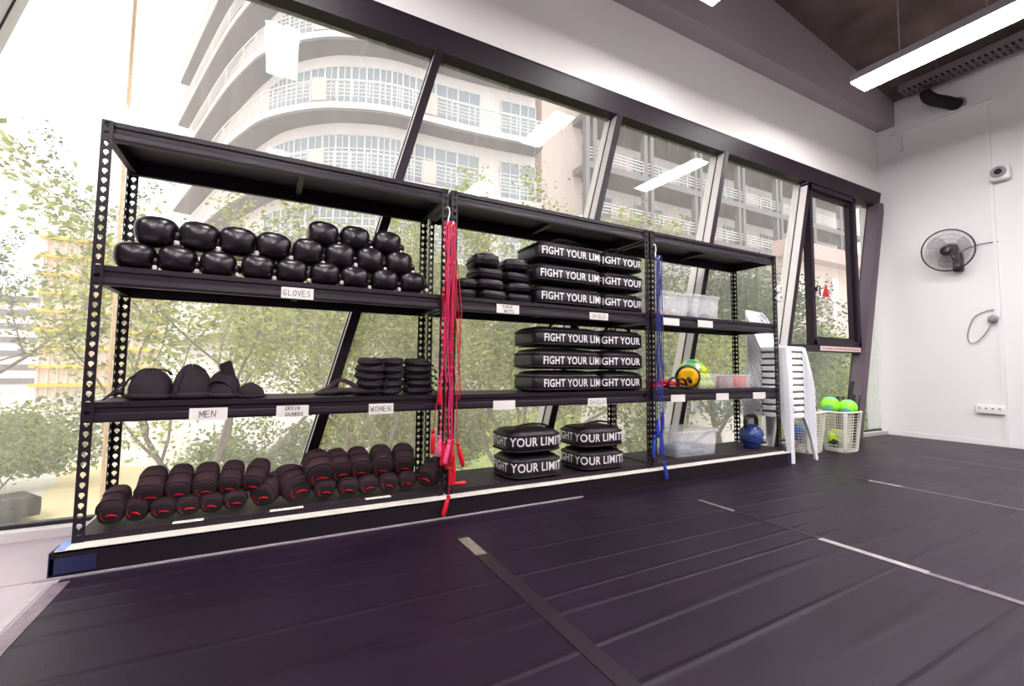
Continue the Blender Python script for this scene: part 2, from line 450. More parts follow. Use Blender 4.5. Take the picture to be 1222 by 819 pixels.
# window wall: slanting posts, head, sill, panes
SL = 0.2675                                  # lean of the posts, x per metre of height
YG = 0.575                                   # glass plane
POSTS = [-2.75, -1.27, 0.845, 2.535, 3.985, 5.505, 7.125]    # front centre at floor level
PW = [.06, .07, .058, .055, .052, .052, .14]
w = MB()
w.prism([(YW - .012, 3.262), (YW + .015, 3.105), (.62, 3.105), (.62, 3.28), (YW - .012, 3.28)], XL, XR)
struct('trim_1', w, M_frame, 'dark window head running along the top of the panes', 'trim')
w = MB(); w.box(((XL + XR) / 2, .555, .022), (XR - XL, .13, .044)); w.box(((XL + XR) / 2, .585, .052), (XR - XL, .05, .02), 1)
struct('trim_2', w, [M_mull, M_gasket], 'pale low sill under the panes', 'trim')
for i, (x0, pw) in enumerate(zip(POSTS, PW)):
    w = MB(); zt = 3.12
    def sx(x, y, z): return (x + SL * z, y, z)
    def bar(xa, xb, ya, yb, mi):
        w.add([sx(x, y, z) for z in (.02, zt) for y in (ya, yb) for x in (xa, xb)], [(0, 1, 3, 2), (4, 6, 7, 5), (0, 4, 5, 1), (1, 5, 7, 3), (3, 7, 6, 2), (2, 6, 4, 0)], mi)
    h = pw / 2
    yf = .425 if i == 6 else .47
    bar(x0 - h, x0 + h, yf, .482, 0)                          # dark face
    bar(x0 - h + .002, x0 + h - .002, .482, .566, 0 if i == 6 else 1)          # sides paled by daylight put into their colour
    bar(x0 - h - .006, x0 + h + .006, .566, .572, 2)          # gasket
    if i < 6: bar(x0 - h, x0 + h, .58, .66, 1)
    struct('trim_%d' % (i + 3), w, [mat('lit_bronze_post', (92, 78, 90), .5) if i == 6 else M_frame, M_mull, M_gasket], 'slanting dark window post %s' % ['far beyond the racks', 'at the outer corner of the view', 'behind the glove rack', 'behind the shield stacks', 'behind the clear bins', 'behind the white chairs', 'wide one beside the end wall'][i], 'window post')  # last post: light on its face put into a lighter grey
edges = POSTS + [None]
for i in range(len(POSTS)):
    a = POSTS[i] + PW[i] / 2
    w = MB()
    if i < len(POSTS) - 1:
        b = POSTS[i + 1] - PW[i + 1] / 2
        pts = [(a + SL * .05, .05), (b + SL * .05, .05), (b + SL * ZT, ZT), (a + SL * ZT, ZT)]
    else:
        pts = [(a + SL * .05, .05), (XR, .05), (XR, (XR - a) / SL)]
    w.add([(x, YG, z) for x, z in pts], [tuple(range(len(pts)))])
    struct('window_%d' % (i + 1), w, M_glass, 'dusty window pane number %s along the slanted posts' % ORD[i], 'window')
w = MB(); w.add([(XL, YG, .05), (POSTS[0] - .03, YG, .05), (POSTS[0] + SL * ZT - .03, YG, ZT), (XL, YG, ZT)], [(0, 1, 2, 3)])
struct('window_8', w, M_glass, 'dusty window pane beside the closing wall', 'window')

# hinged casement inside the last bay, before the end wall
sash = thing('casement_window', 'dark framed hinged window with a red triangle sticker', 'window', (0, 0, 0))
sash['kind'] = 'structure'
w = MB()
zb, zt = 1.14, 3.09
w.box((6.33, .515, (zb + zt) / 2), (.055, .09, zt - zb)); w.box((7.335, .515, (zb + zt) / 2), (.06, .09, zt - zb))
w.box((6.83, .515, zb + .03), (1.06, .09, .06)); w.box((6.83, .515, zt - .03), (1.06, .09, .06))
w.build('outer_frame', M_frame, sash)
w = MB()
w.box((6.385, .535, (zb + zt) / 2), (.045, .06, zt - zb - .12)); w.box((7.283, .535, (zb + zt) / 2), (.045, .06, zt - zb - .12))
w.box((6.83, .535, zb + .082), (.86, .06, .045)); w.box((6.83, .535, zt - .082), (.86, .06, .045))
w.build('inner_frame', M_frame, sash)
w = MB(); w.box((6.65, .52, 1.10), (1.62, .10, .075)); w.box((6.75, .47, 1.105), (.02, .003, .01)); w.build('transom', M_frame, sash)
w = MB(); w.box((6.87, .467, 1.103), (.92, .003, .055)); note = w.build('paper_strip', mat('pinkish_paper', (226, 206, 202), .7), sash, 'long narrow pinkish paper strip')
rng = random.Random(3); w = MB(); x = 6.46
while x < 7.26:
    d = rng.uniform(.012, .03); w.box((x + d / 2, .465, 1.103), (d, .001, .02)); x += d + rng.choice([.006, .006, .018])
w.build('small_print', mat('faded_red_print', (190, 120, 126), .7), note)
w = MB(); w.box((6.365, .472, 1.80), (.02, .03, .05)); w.tube([(6.365, .455, 1.82), (6.365, .445, 1.84), (6.40, .445, 1.84), (6.405, .445, 1.72)], .007); w.build('handle', M_black, sash)
w = MB(); w.add([(6.69, YG - .004, 1.76), (6.86, YG - .004, 1.755), (6.78, YG - .004, 1.92), (6.69, YG - .006, 1.76), (6.86, YG - .006, 1.755), (6.78, YG - .006, 1.92)], [(0, 1, 2), (5, 4, 3), (0, 3, 4, 1), (1, 4, 5, 2), (2, 5, 3, 0)])
w.build('triangle_sticker', M_red, sash, 'red triangle sticker on the glass')

# ------------------------------------------------------------------ ceiling lamps
def lamp(x, y0, y1, label):
    t = thing('linear_lamp', label, 'ceiling lamp', (x, y0, 3.64), group='suspended linear lamps')
    Lh = y0 - y1; hw = .135
    w = MB(); w.box((0, -Lh / 2, .045), (2 * hw, Lh, .07)); w.build('housing', M_pvc, t)
    w = MB(); w.box((0, -Lh / 2, .003), (2 * hw - .012, Lh - .012, .012)); w.build('diffuser', mat('lamp_diffuser', (254, 250, 249), .5, emit=LAMP), t, 'glowing white diffuser')
    for yy in (-.35, -Lh + .25):
        w = MB(); w.tube([(0, yy, .08), (0, yy, cz(x) - 3.64)], .006, 6); w.build('rod', M_pvc, t)
    return t
lamp(5.71, -.325, -1.5, 'glowing linear lamp hanging before the end wall, beside the cable tray')
lamp(3.46, -.31, -1.10, 'glowing linear lamp just showing at the top, above the shield rack')
lamp(.67, -.36, -1.1, 'glowing linear lamp above the glove rack, outside the view')
lamp(-1.6, -.36, -1.6, 'glowing linear lamp above the daylit mat, outside the view')
lamp(5.71, -2.9, -4.1, 'glowing linear lamp in the second line, nearest the end wall')
lamp(3.46, -2.4, -3.6, 'glowing linear lamp in the second line, behind the camera position')
lamp(.67, -2.8, -4.0, 'glowing linear lamp in the second line, above the camera position')
lamp(5.71, -5.0, -6.2, 'unseen linear lamp added in the third line, nearest the end wall')  # third line is out of view, added to brighten the room
lamp(3.46, -4.7, -5.9, 'unseen linear lamp added in the third line, behind the camera position')
lamp(.67, -4.9, -6.1, 'unseen linear lamp added in the third line, above the open mat')
lamp(-.93, -2.46, -3.66, 'glowing linear lamp in the second line, above the daylit mat')

# ------------------------------------------------------------------ platform under the racks
ZP, ZD = 0.104, 0.130                        # platform top, deck top
pf = thing('platform', 'long low black platform with a pale edge carrying the three racks', 'platform', (0, 0, 0))
w = MB(); w.box((2.4, .199, .046), (4.86, .51, .092)); w.build('core_board', M_rubber, pf)
w = MB(); w.box((2.4, .195, .098), (4.86, .534, .012)); w.build('top_board', M_laminate, pf, 'pale top board showing as a light edge')
w = MB(); w.box((2.4, -.064, .05), (4.87, .016, .1)); w.box((-.034, .19, .048), (.012, .53, .096)); w.box((4.834, .19, .048), (.012, .53, .096)); w.build('front_panel', M_rubber, pf, 'black rubber front panel')
w = MB(); w.box((.03, -.0735, .045), (.14, .003, .06)); w.box((-.0415, -.03, .05), (.003, .10, .1)); w.build('blue_tape', M_bluetape, pf, 'blue tape on the outer corner')
w = MB(); w.box((-.015, .0, .1055), (.03, .14, .003)); w.build('blue_tape', mat('light_blue_tape', (120, 150, 205), .5), pf, 'light blue tape over the top corner')
w = MB(); w.box((4.81, -.0735, .05), (.05, .003, .1)); w.build('blue_tape', M_bluetape, pf, 'blue tape on the far corner')
t_ = MB(); t_.box((.62 + .6, -.086, .0035), (2.6, .012, .007)); tag(t_.build('edge_strip', mat('grey_edge_strip', (150, 140, 148), .5)), 'thin grey strip on the floor along the black platform front', 'strip')

# ------------------------------------------------------------------ racks
H = 1.8; RD = 0.443; FL = 0.040; NH = 43
def holed_flange(mb, to3d, width):
    pitch = H / NH
    K = 14; hole = []
    for k in range(K):                        # keyhole outline: wide top, narrow foot
        a = 2 * PI * k / K + PI / 2
        c, s_ = math.cos(a), math.sin(a)
        r = .0105 if s_ > -.25 else .0072
        hole.append((width / 2 + r * c * (1 if s_ > -.3 else .75), pitch / 2 + .003 + (r if s_ > -.25 else .0155) * s_))
    outer = []
    for k in range(K):
        a = 2 * PI * k / K + PI / 2
        c, s_ = math.cos(a), math.sin(a)
        m = max(abs(c) / (width / 2), abs(s_) / (pitch / 2))
        outer.append((width / 2 + c / m, pitch / 2 + s_ / m))
    # make sure the four corners exist
    for cx_, cy_ in ((0, 0), (width, 0), (width, pitch), (0, pitch)):
        j = min(range(K), key=lambda q: (outer[q][0] - cx_) ** 2 + (outer[q][1] - cy_) ** 2); outer[j] = (cx_, cy_)
    for i in range(NH):
        vs_ = [to3d(u, i * pitch + v) for u, v in hole + outer]
        mb.add(vs_, [(k, (k + 1) % K, K + (k + 1) % K, K + k) for k in range(K)])
def upright_mesh(sx, sy):
    m = MB()
    holed_flange(m, lambda u, z: (sx * u, 0, z), FL)
    holed_flange(m, lambda u, z: (0, sy * u, z), FL)
    o = m.build('upright', M_rack)
    md = o.modifiers.new('sheet', 'SOLIDIFY'); md.thickness = .0022; md.offset = 0
    return o
UP = {}
def upright(rack, x, y, sx, sy):
    if (sx, sy) in UP:
        o = UP[(sx, sy)].copy(); COL.objects.link(o)
    else:
        o = upright_mesh(sx, sy); UP[(sx, sy)] = o
    o.parent = rack; o.location = (x, y, 0)
    return o
BEAM = [(.03, 0), (.006, 0), (.006, -.022), (.013, -.028), (.013, -.046), (.006, -.052), (.004, -.074), (.006, -.086), (.03, -.086)]
SHELVES = [1.904, 1.263, .676]
def rack(x0, x1, label):
    t = thing('storage_rack', label, 'rack', (x0, 0, ZP), group='black slotted-angle storage racks')
    W = x1 - x0
    for (x, sx) in ((0, 1), (W, -1)):
        for (y, sy) in ((0, 1), (RD, -1)):
            upright(t, x, y, sx, sy)
    for z in SHELVES:
        z -= ZP
        w = MB(); w.box((W / 2, RD / 2, z - .007), (W - .008, RD - .014, .010)); sh = w.build('shelf', M_board, t)
        w = MB(); w.prism([(y, z + q) for y, q in BEAM], .004, W - .004); w.build('front_beam', M_rack, sh)
        w = MB(); w.prism([(RD - y, z + q) for y, q in BEAM], .004, W - .004); w.build('rear_beam', M_rack, sh)
        for x in (.006, W - .036):
            w = MB(); w.box((x + .015, RD / 2, z - .045), (.028, RD - .062, .066)); w.build('side_beam', M_rack, sh)
        w = MB(); w.box((W / 2, RD / 2, z - .032), (.03, RD - .062, .038)); w.build('cross_bar', M_rack, sh)
    w = MB(); w.box((W / 2, RD / 2, ZD - ZP - .009), (W - .008, RD - .008, .018)); dk = w.build('bottom_shelf', M_board, t)
    w = MB(); w.box((W / 2, .006, (ZD - ZP) / 2 - .001), (W - .09, .008, ZD - ZP - .003)); w.build('front_lip', M_rack, dk)
    return t
R1 = rack(0, 1.592, 'black slotted-angle rack holding boxing gloves, groin guards and rolled guards')
R2 = rack(1.612, 3.212, 'black slotted-angle rack holding the stacked black shields and focus mitts')
R3 = rack(3.232, 4.822, 'black slotted-angle rack holding clear bins, balls and the kettlebell')
rngp = random.Random(11)
def card(rk, xw, xe, z, lines, h=.056, label=None):
    x0 = rk.location.x; a = xw - x0; b = xe - x0
    w = MB(); w.box(((a + b) / 2, .001, z - ZP), (b - a, .002, h), T=None)
    nm = {'': 'blank white paper label on the beam'}.get(''.join(lines), 'white paper label reading ' + ' '.join(lines))
    o = w.build('paper_label', M_paper, rk, nm)
    if lines and lines != ['']:
        w = MB()
        n = len(lines); hh = h * (.52 if n == 1 else .31)
        for i, s in enumerate(lines):
            zz = z - ZP + (-.5 * hh if n == 1 else (.10 * h if i == 0 else -.42 * h))
            wid = len(s) * hh * .62 * 1.28
            k = min(1.0, (b - a) * .88 / wid)
            pen_text(w, s, (a + b) / 2 - wid * k / 2 + (.01 if i else 0), zz, hh, -.0012, rngp, wr=.62 * k)
        w.build('handwriting', M_ink, o)
card(R1, .722, .870, 1.205, ['GLOVES'])
card(R1, .371, .519, .612, ['MEN'])
card(R1, .723, .868, .612, ['GROIN', 'GUARDS'])
card(R1, 1.164, 1.295, .609, ['WOMEN'])
card(R2, 1.922, 2.081, 1.208, ['FOCUS', 'MITTS'])
card(R2, 2.647, 2.812, 1.207, ['SHIELD'], .05)
card(R2, 1.906, 2.059, .606, [''])
card(R2, 2.630, 2.792, .604, ['SHIELD'])
for a, b, z in ((3.351, 3.533, 1.209), (3.746, 3.927, 1.212)): card(R3, a, b, z, [''])
for a, b, z in ((3.429, 3.584, .612), (3.951, 4.107, .613), (4.434, 4.61, .613)): card(R3, a, b, z, [''])
# labels lying along the front of the bottom shelf
for a, b, dk in ((.33, .445, .0), (.714, .862, .008), (1.164, 1.297, .0)):
    w = MB(); w.box(((a + b) / 2, .022, ZD - ZP + .0008), (b - a, .032, .0016)); o = w.build('paper_label', M_paper, R1, 'white paper label with a short scrawl, lying on the bottom shelf')
    w = MB(); x = a + .025
    while x < b - .03:
        w.tube([(x, .014, ZD - ZP + .002), (x + .005, .03, ZD - ZP + .002), (x + .010, .016, ZD - ZP + .002)], .0011, 4); x += rngp.choice([.014, .016, .02])
    w.build('handwriting', M_ink, o)

# ------------------------------------------------------------------ boxing gloves
def make_glove(label):
    t = thing('boxing_glove', label, 'boxing glove', group='black boxing gloves on the upper shelf')
    w = MB(); n = 22; rings = []
    for y, a, b, dz in ((0, .02, .015, 0), (.004, .55, .5, 0), (.016, .78, .75, 0), (.038, .94, .92, 0), (.07, 1, 1, 0), (.11, 1, .98, .0), (.15, .93, .9, -.002), (.19, .78, .76, -.006), (.215, .70, .70, -.008)):
        rings.append([(x * (1 + 1.6 * z) + .10 * z, y_, z - .10 * max(0, x)) for x, y_, z in sell(0, dz, .073 * a, .064 * b, 2.8, n, y)])
    w.loft(rings); w.build('mitt', M_leather, t)
    w = MB()
    w.tube(smoothpath([(.056, .17, -.012), (.070, .12, -.010), (.074, .075, -.012), (.066, .045, -.014)], 5), [.012 + .013 * math.sin(PI * min(1, (i + 2.0) / 19)) for i in range(16)], 12); w.build('thumb', M_leather, t)
    w = MB(); w.loft([sell(0, -.008, .048 * k, .044 * k, 2.6, n, y) for y, k in ((.205, 1.0), (.215, 1.06), (.275, 1.08), (.283, .98), (.283, .6))]); w.build('cuff', M_leather2, t)
    w = MB(); w.rbox((.077, .05, -.046), (.018, .05, .022), .005, 2); w.build('tag', M_tag, t, 'white cloth tag beside the thumb')
    return t
gl_b = [.124, .285, .448, .608, .768, .926, .0, 1.083, 1.243, 1.398]; gl_b.remove(.0)
gl_m = [(.186, 0), (.356, 0), (.520, 0), (.679, 0), (.838, 0), (.997, 0), (1.163, 0), (1.325, 0)]
gl_t = [.913, 1.083, 1.253]
rng = random.Random(5)
glove0 = None
zb0 = SHELVES[1] + .069
for row, xs, z, y, nm in (('bottom', gl_b, zb0, .03, 'bottom'), ('middle', [a for a, _ in gl_m], zb0 + .108, .045, 'middle'), ('top', gl_t, zb0 + .222, .06, 'top')):
    n = len(xs)
    for i, x in enumerate(xs):
        lb = 'glossy black boxing glove, %s from the red ropes in the %s row' % (ORD[n - 1 - i], nm)
        zz = z + (0.012 if (row == 'middle' and i < 4) else 0)
        sc = {'bottom': (1.05, 1, 1.04), 'middle': (1.13 if i < 4 else 1.06, 1, 1.16), 'top': (1.10, 1, 1.12)}[row]
        if row != 'bottom': zz += .006
        rot = (rng.uniform(-.05, .03), rng.uniform(-.07, .07), rng.uniform(-.10, .10))
        if glove0 is None:
            glove0 = make_glove(lb); glove0.location = (x, y, zz); glove0.rotation_euler = rot; glove0.scale = sc
        else:
            dup(glove0, (x, y, zz), rot, lb, sc)

# ------------------------------------------------------------------ rolled padded guards on the bottom shelf
def make_guard(kind, label):
    t = thing('padded_guard', label, 'padded guard', group='rolled padded guards on the bottom shelf')
    n = 20; w = MB(); rings = []
    L_ = .20 if kind == 0 else .23
    for f, k in ((0, .80), (.03, .93), (.10, 1), (.5, 1.02), (.8, .98), (.93, .86), (1, .55)):
        rings.append(sell(0, 0, .049 * k, .046 * k, 2.6, n, f * L_))
    w.loft(rings, cap=True); w.build('roll', M_fabric, t)
    # dark open end with its lining and the red lip
    w = MB(); w.loft([sell(0, -.007, .039, .033, 2.4, n, y) for y in (-.004, .004)], smooth=False); w.build('mouth', M_inner, t)
    pts = [(.030 * math.cos(a), -.006, -.004 + .024 * math.sin(a)) for a in [PI * (.85 + .45 * k / 8) for k in range(9)]]
    pts2 = [(-.014, -.007, -.008), (.0, -.009, -.004), (.012, -.009, -.006), (.026, -.007, -.012)]
    w = MB(); w.tube(pts, .0017, 6); w.tube(smoothpath(pts2, 3), [.002 + .0026 * math.sin(PI * k / 9) for k in range(10)], 7, flat=.8); w.build('red_lip', M_redtrim, t, 'red lip inside the rolled end')
    pts = [(.049 * math.copysign(abs(math.cos(a)) ** .8, math.cos(a)), .012, .047 * math.copysign(abs(math.sin(a)) ** .8, math.sin(a))) for a in [PI * k / 14 for k in range(15)]]
    w = MB(); w.tube(pts, .0035, 6); w.build('piping', M_inner, t)
    # strap across the top
    w = MB(); pr = []
    for k in range(9):
        a = PI * (.22 + .56 * k / 8); pr.append((.0505 * math.copysign(abs(math.cos(a)) ** .8, math.cos(a)), .048 * math.sin(a) ** .8))
    for y in (.095, .13): pass
    w.loft([[(x, .085, z) for x, z in pr] + [(x * 1.07, .085, z * 1.07) for x, z in reversed(pr)], [(x, .125, z) for x, z in pr] + [(x * 1.07, .125, z * 1.07) for x, z in reversed(pr)]], smooth=False)
    w.build('strap', M_mesh_f, t)
    return t
g0 = make_guard(0, 'x')
first = True
def put_guard(x, y, z, pitch_, yaw_, rl, sc, label):
    global first
    R = (pitch_, rl, yaw_)
    if first:
        g0.location = (x, y, z); g0.rotation_euler = R; g0.scale = sc; g0['label'] = label; first = False
    else:
        dup(g0, (x, y, z), R, label, sc)
def guards(bot, top, where):
    for i, (x, w_, h_, yw, rl) in enumerate(bot):
        put_guard(x, .06, ZD + .051 * h_ * 1.12 + .002, math.radians(12), yw, rl, (w_ * 1.1, 1, h_ * 1.12), 'rolled padded guard with red lip, lower row, %s from the outer post, %s pile' % (ORD[i], where))
    for i, (x, w_, h_, yw, rl, y) in enumerate(top):
        put_guard(x, y, ZD + (.126 if where == 'larger' else .138), math.radians(29), yw, rl, (w_ * 1.07, .80, h_ * 1.02), 'rolled padded guard with red lip, upper row, %s from the outer post, %s pile' % (ORD[i], where))
guards([(.102, .92, 1.08, .05, 0), (.188, .80, 1.08, -.1, .15), (.286, .95, .95, 0, 0), (.378, .92, .95, .06, -.1), (.468, .92, .95, -.05, .1), (.565, .95, .95, .05, 0), (.675, 1.1, 1.15, -.5, -.25)],
       [(.233, 1.0, 1.12, .0, 0, .05), (.337, .95, 1.1, .04, .05, .055), (.439, .97, 1.08, -.04, -.05, .055), (.536, .95, 1.06, -.05, .08, .06), (.632, .95, 1.06, -.22, .1, .06)], 'larger')
guards([(.845, 1.35, 1.4, .35, -.1), (.968, 1.0, 1.0, .1, .1), (1.083, 1.0, .95, 0, .1), (1.188, 1.02, .95, .05, -.1), (1.296, 1.0, .95, 0, .2), (1.402, .95, .95, -.05, .15), (1.505, 1.2, 1.2, -.75, .2)],
       [(.940, 1.3, 1.5, .1, -.1, .05), (1.045, 1.1, 1.35, .1, -.12, .07), (1.145, 1.1, 1.35, .05, 0, .075), (1.262, 1.18, 1.4, -.02, .05, .08), (1.385, 1.2, 1.35, -.08, .08, .08)], 'women side')

# ------------------------------------------------------------------ groin guards
def make_cup(label, group):
    t = thing('groin_guard', label, 'groin guard', group=group)
    w = MB(); n = 20; rings = []
    for f, a, b, zc in ((0, .95, .98, 0), (.02, 1, 1, 0), (.045, .98, .96, .002), (.075, .86, .8, .004), (.1, .62, .55, .006), (.115, .3, .28, .007), (.118, .02, .02, .008)):
        rings.append([(.078 * a * math.copysign(abs(math.cos(q)) ** .85, math.cos(q)) * (1 - .22 * math.sin(q)), .085 * b * math.copysign(abs(math.sin(q)) ** .85, math.sin(q)), f + .006 * math.sin(2 * q + 1) + .004 * math.sin(7 * q + 30 * f)) for q in [2 * PI * k / n for k in range(n)]])
    w.loft(rings); w.build('cup', M_fabric2, t)
    w = MB(); w.tube([(.082 * math.cos(q) * (1 - .22 * math.sin(q)), .09 * math.sin(q), .013) for q in [2 * PI * k / 24 for k in range(25)]], .011, 8); w.build('rim_padding', M_fabric2, t)
    w = MB(); w.loft([[(x - .0, y, .09 - 14 * x * x - .4 * abs(y)) for x in (-.07, -.035, 0, .035, .07)] + [(x, y, .102 - 14 * x * x - .4 * abs(y)) for x in (.07, .035, 0, -.035, -.07)] for y in (-.03, .0, .03)]); w.build('waist_band', M_mesh_f, t)
    return t
def strap_loop(t, pts, r=.011, fl=.3, m=None):
    w = MB(); w.tube(smoothpath(pts, 6), r, 8, flat=fl); return w.build('strap', m or M_fabric2, t)
ZS3 = SHELVES[2]
men = 'groin guards piled over the men label'
c0 = make_cup('black groin guard with a loose strap, nearest the outer rack post', men)
c0.location = (.20, .17, ZS3 + .0); c0.scale = (1.05, 1.05, 1.15)
c1 = dup(c0, (.352, .17, ZS3), (0, 0, .4), 'tall domed black groin guard, second from the outer rack post', (1.0, 1.05, 1.33))
c2 = dup(c0, (.49, .18, ZS3), (0, 0, -.3), 'rounded black groin guard between the dome and the upright flap', (.9, 1.0, 1.08))
c3 = dup(c0, (.60, .16, ZS3 - .0), (0, 0, 1.2), 'low flattened black groin guard at the end of the men pile', (.8, .75, .62))
strap_loop(c0, [(-.04, -.02, .10), (-.075, -.03, .085), (-.09, -.05, .05), (-.14, -.06, .012), (-.145, -.05, .012), (-.08, -.035, .075), (-.04, 0, .118), (.0, .0, .122), (.05, .01, .115), (.07, -.02, .10)], .009, .4)
strap_loop(c1, [(-.08, -.06, .02), (-.055, -.05, .09), (-.02, .01, .11)], .012, .35)
strap_loop(c2, [(-.07, -.05, .02), (-.02, -.075, .075), (.04, -.06, .06), (.075, -.05, .012)], .012, .35)
w = MB(); w.rbox((.055, -.01, .115), (.065, .022, .08), .01, 2, T=RY(-.35)); w.build('flap', M_fabric2, c2, 'stiff flap standing upright')
wom = 'groin guards piled over the women label'
zz = 0
def flatpad(label, first=[None]):
    if first[0] is None:
        t = thing('groin_guard', label, 'groin guard', group=wom)
        w = MB(); n = 22; rings = []
        for z, a in ((0, .92), (.006, 1.0), (.022, 1.03), (.036, 1.01), (.043, .92), (.046, .3)):
            rings.append([(.075 * a * math.cos(q), .10 * a * math.sin(q), z + .010 * math.cos(q) ** 2 - .004 * math.sin(2 * q)) for q in [2 * PI * k / n for k in range(n)]])
        w.loft(rings); w.build('pad', M_fabric2, t)
        w = MB(); w.tube([(.078 * math.cos(q), .103 * math.sin(q), .018 + .010 * math.cos(q) ** 2) for q in [2 * PI * k / 24 for k in range(25)]], .007, 6); w.build('piping', M_inner, t)
        w = MB(); w.tube(smoothpath([(.07, -.03, .03), (.088, -.045, .02), (.092, -.06, .006), (.07, -.08, .008)], 5), .007, 6, flat=.5); w.build('strap', M_fabric2, t)
        first[0] = t; return t, True
    return dup(first[0], label=label), False
rng = random.Random(9)
tier = ['lowest', 'second up', 'third up', 'fourth up', 'topmost']
for (sx_, nn, nm, y, k) in ((1.195, 5, 'beside the loose straps', .17, 1.0), (1.315, 5, 'in the middle', .18, .92), (1.475, 5, 'beside the red ropes', .16, 1.12)):
    z = ZS3
    for i in range(nn):
        o, new = flatpad('flat black groin guard, %s in the women stack %s' % (tier[i], nm))
        sc = (k * rng.uniform(.92, 1.06) * (.85 if i == nn - 1 else 1), rng.uniform(.95, 1.05), .92)
        o.location = (sx_ + rng.uniform(-.008, .008), y + rng.uniform(-.01, .01), z)
        o.rotation_euler = (rng.uniform(-.05, .05), rng.uniform(-.04, .04), rng.uniform(-.3, .3)); o.scale = sc
        z += .0405
o = thing('groin_guard', 'limp black groin guard of looped straps lying open at the pile end', 'groin guard', (1.03, .14, ZS3), group=wom)
w = MB(); w.tube(smoothpath([(-.12, -.03, .012), (-.05, .0, .05), (.0, .02, .085), (.06, .0, .065), (.12, -.01, .02), (.16, 0, .012)], 7), .026, 10, flat=.35); w.build('strap', M_fabric, o)
w = MB(); w.tube(smoothpath([(-.11, -.05, .014), (-.03, -.04, .022), (.06, -.05, .026), (.13, -.04, .02)], 6), [.018 + .02 * math.sin(PI * k / 18) for k in range(19)], 12, flat=.55); w.build('cup', M_fabric2, o)
w = MB(); w.tube(smoothpath([(-.02, -.07, .024), (.03, -.075, .03), (.075, -.07, .022)], 5), [.012 + .014 * math.sin(PI * k / 10) for k in range(11)], 10, flat=.6); w.build('tongue', M_mesh_f, o)

# ------------------------------------------------------------------ focus mitts
def make_mitt(label):
    t = thing('focus_mitt', label, 'focus mitt', group='black focus mitts stacked on the upper shelf')
    w = MB(); n = 24; rings = []
    for z, a in ((0, .93), (.006, .985), (.018, 1.0), (.040, 1.0), (.052, .97), (.058, .88), (.058, .4)):
        rings.append([(.095 * a * math.copysign(abs(math.cos(q)) ** .52, math.cos(q)), .12 * a * math.copysign(abs(math.sin(q)) ** .52, math.sin(q)), z + .006 * math.sin(q) ** 2) for q in [2 * PI * k / n for k in range(n)]])
    w.loft(rings); w.build('pad', M_leather2, t)
    w = MB(); w.tube([(.096 * math.copysign(abs(math.cos(q)) ** .52, math.cos(q)), .121 * math.copysign(abs(math.sin(q)) ** .52, math.sin(q)), .027 + .006 * math.sin(q) ** 2) for q in [2 * PI * k / 30 for k in range(31)]], .005, 6); w.build('piping', M_inner, t)
    w = MB(); w.loft([[(.055 * math.cos(PI * k / 8) * s_, y, .054 + .014 * math.sin(PI * k / 8) * s_) for k in range(9)] for y, s_ in ((-.06, .8), (-.02, 1.05), (.04, 1.05), (.09, .7))], cap=True); w.build('hand_pocket', M_fabric2, t)
    w = MB(); w.rbox((.0, -.115, .03), (.07, .03, .012), .005, 2); w.build('tab', M_mesh_f, t)
    return t
m0 = None
rng = random.Random(21)
ZS2 = SHELVES[1]
def mitt(x, y, z, rz, flip, sc, label):
    global m0
    R = (PI if flip else 0, rng.uniform(-.04, .04), rz)
    if flip: z += .064 * sc[2]
    if m0 is None:
        m0 = make_mitt(label); m0.location = (x, y, z); m0.rotation_euler = R; m0.scale = sc
    else: dup(m0, (x, y, z), R, label, sc)
tier = ['lowest', 'second up', 'third up', 'topmost']
for (xs, nm, y, k) in (((1.925, 1.915, 1.905, 1.885), 'beside the low pair', .15, 1.0), ((2.135, 2.13, 2.12, 2.115), 'beside the kick shields', .17, 1.02)):
    z = ZS2
    for i, x in enumerate(xs):
        th = (1.0, 1.0, 1.05, 1.25)[i]
        mitt(x, y + rng.uniform(-.01, .01), z + .002, rng.uniform(-.12, .12) + (0 if i % 2 else .1), i in (0, 2), (k * (1, 1, 1.02, .96)[i], .95, th * (1.0 if k == 1.0 else .98)), 'black focus mitt, %s in the tall stack %s' % (tier[i], nm))
        z += .0695 if i != 2 else .076
for i in range(2):
    mitt(1.745 + .01 * i, .17, ZS2 + .002 + .066 * i, .15 * i, i == 0, (.85, .9, 1.0), 'black focus mitt, %s in the low pair behind the red ropes' % ('lower' if i == 0 else 'upper'))

# ------------------------------------------------------------------ kick shields with lettering
def outline(W, D, R, s):                     # point and outward normal at arc length s from the middle of the front
    a = W / 2 - R; sg = 1 if s >= 0 else -1; q = abs(s)
    if q <= a: return (s, -D / 2, 0, -1)
    q -= a; A = R * PI / 2
    if q <= A:
        t = q / R; return (sg * (a + R * math.sin(t)), -D / 2 + R - R * math.cos(t), sg * math.sin(t), -math.cos(t))
    return (sg * W / 2, -D / 2 + R + (q - A), sg, 0)
def rrect(W, D, R, ins, z, k=7):
    R2 = max(.01, R - ins); a = W / 2 - ins - R2; b = D / 2 - ins - R2; out = []
    for cx_, cy_, a0 in ((a, b, 0), (-a, b, PI / 2), (-a, -b, PI), (a, -b, 1.5 * PI)):
        for j in range(k + 1):
            t = a0 + PI / 2 * j / k; out.append((cx_ + R2 * math.cos(t), cy_ + R2 * math.sin(t), z))
    return out
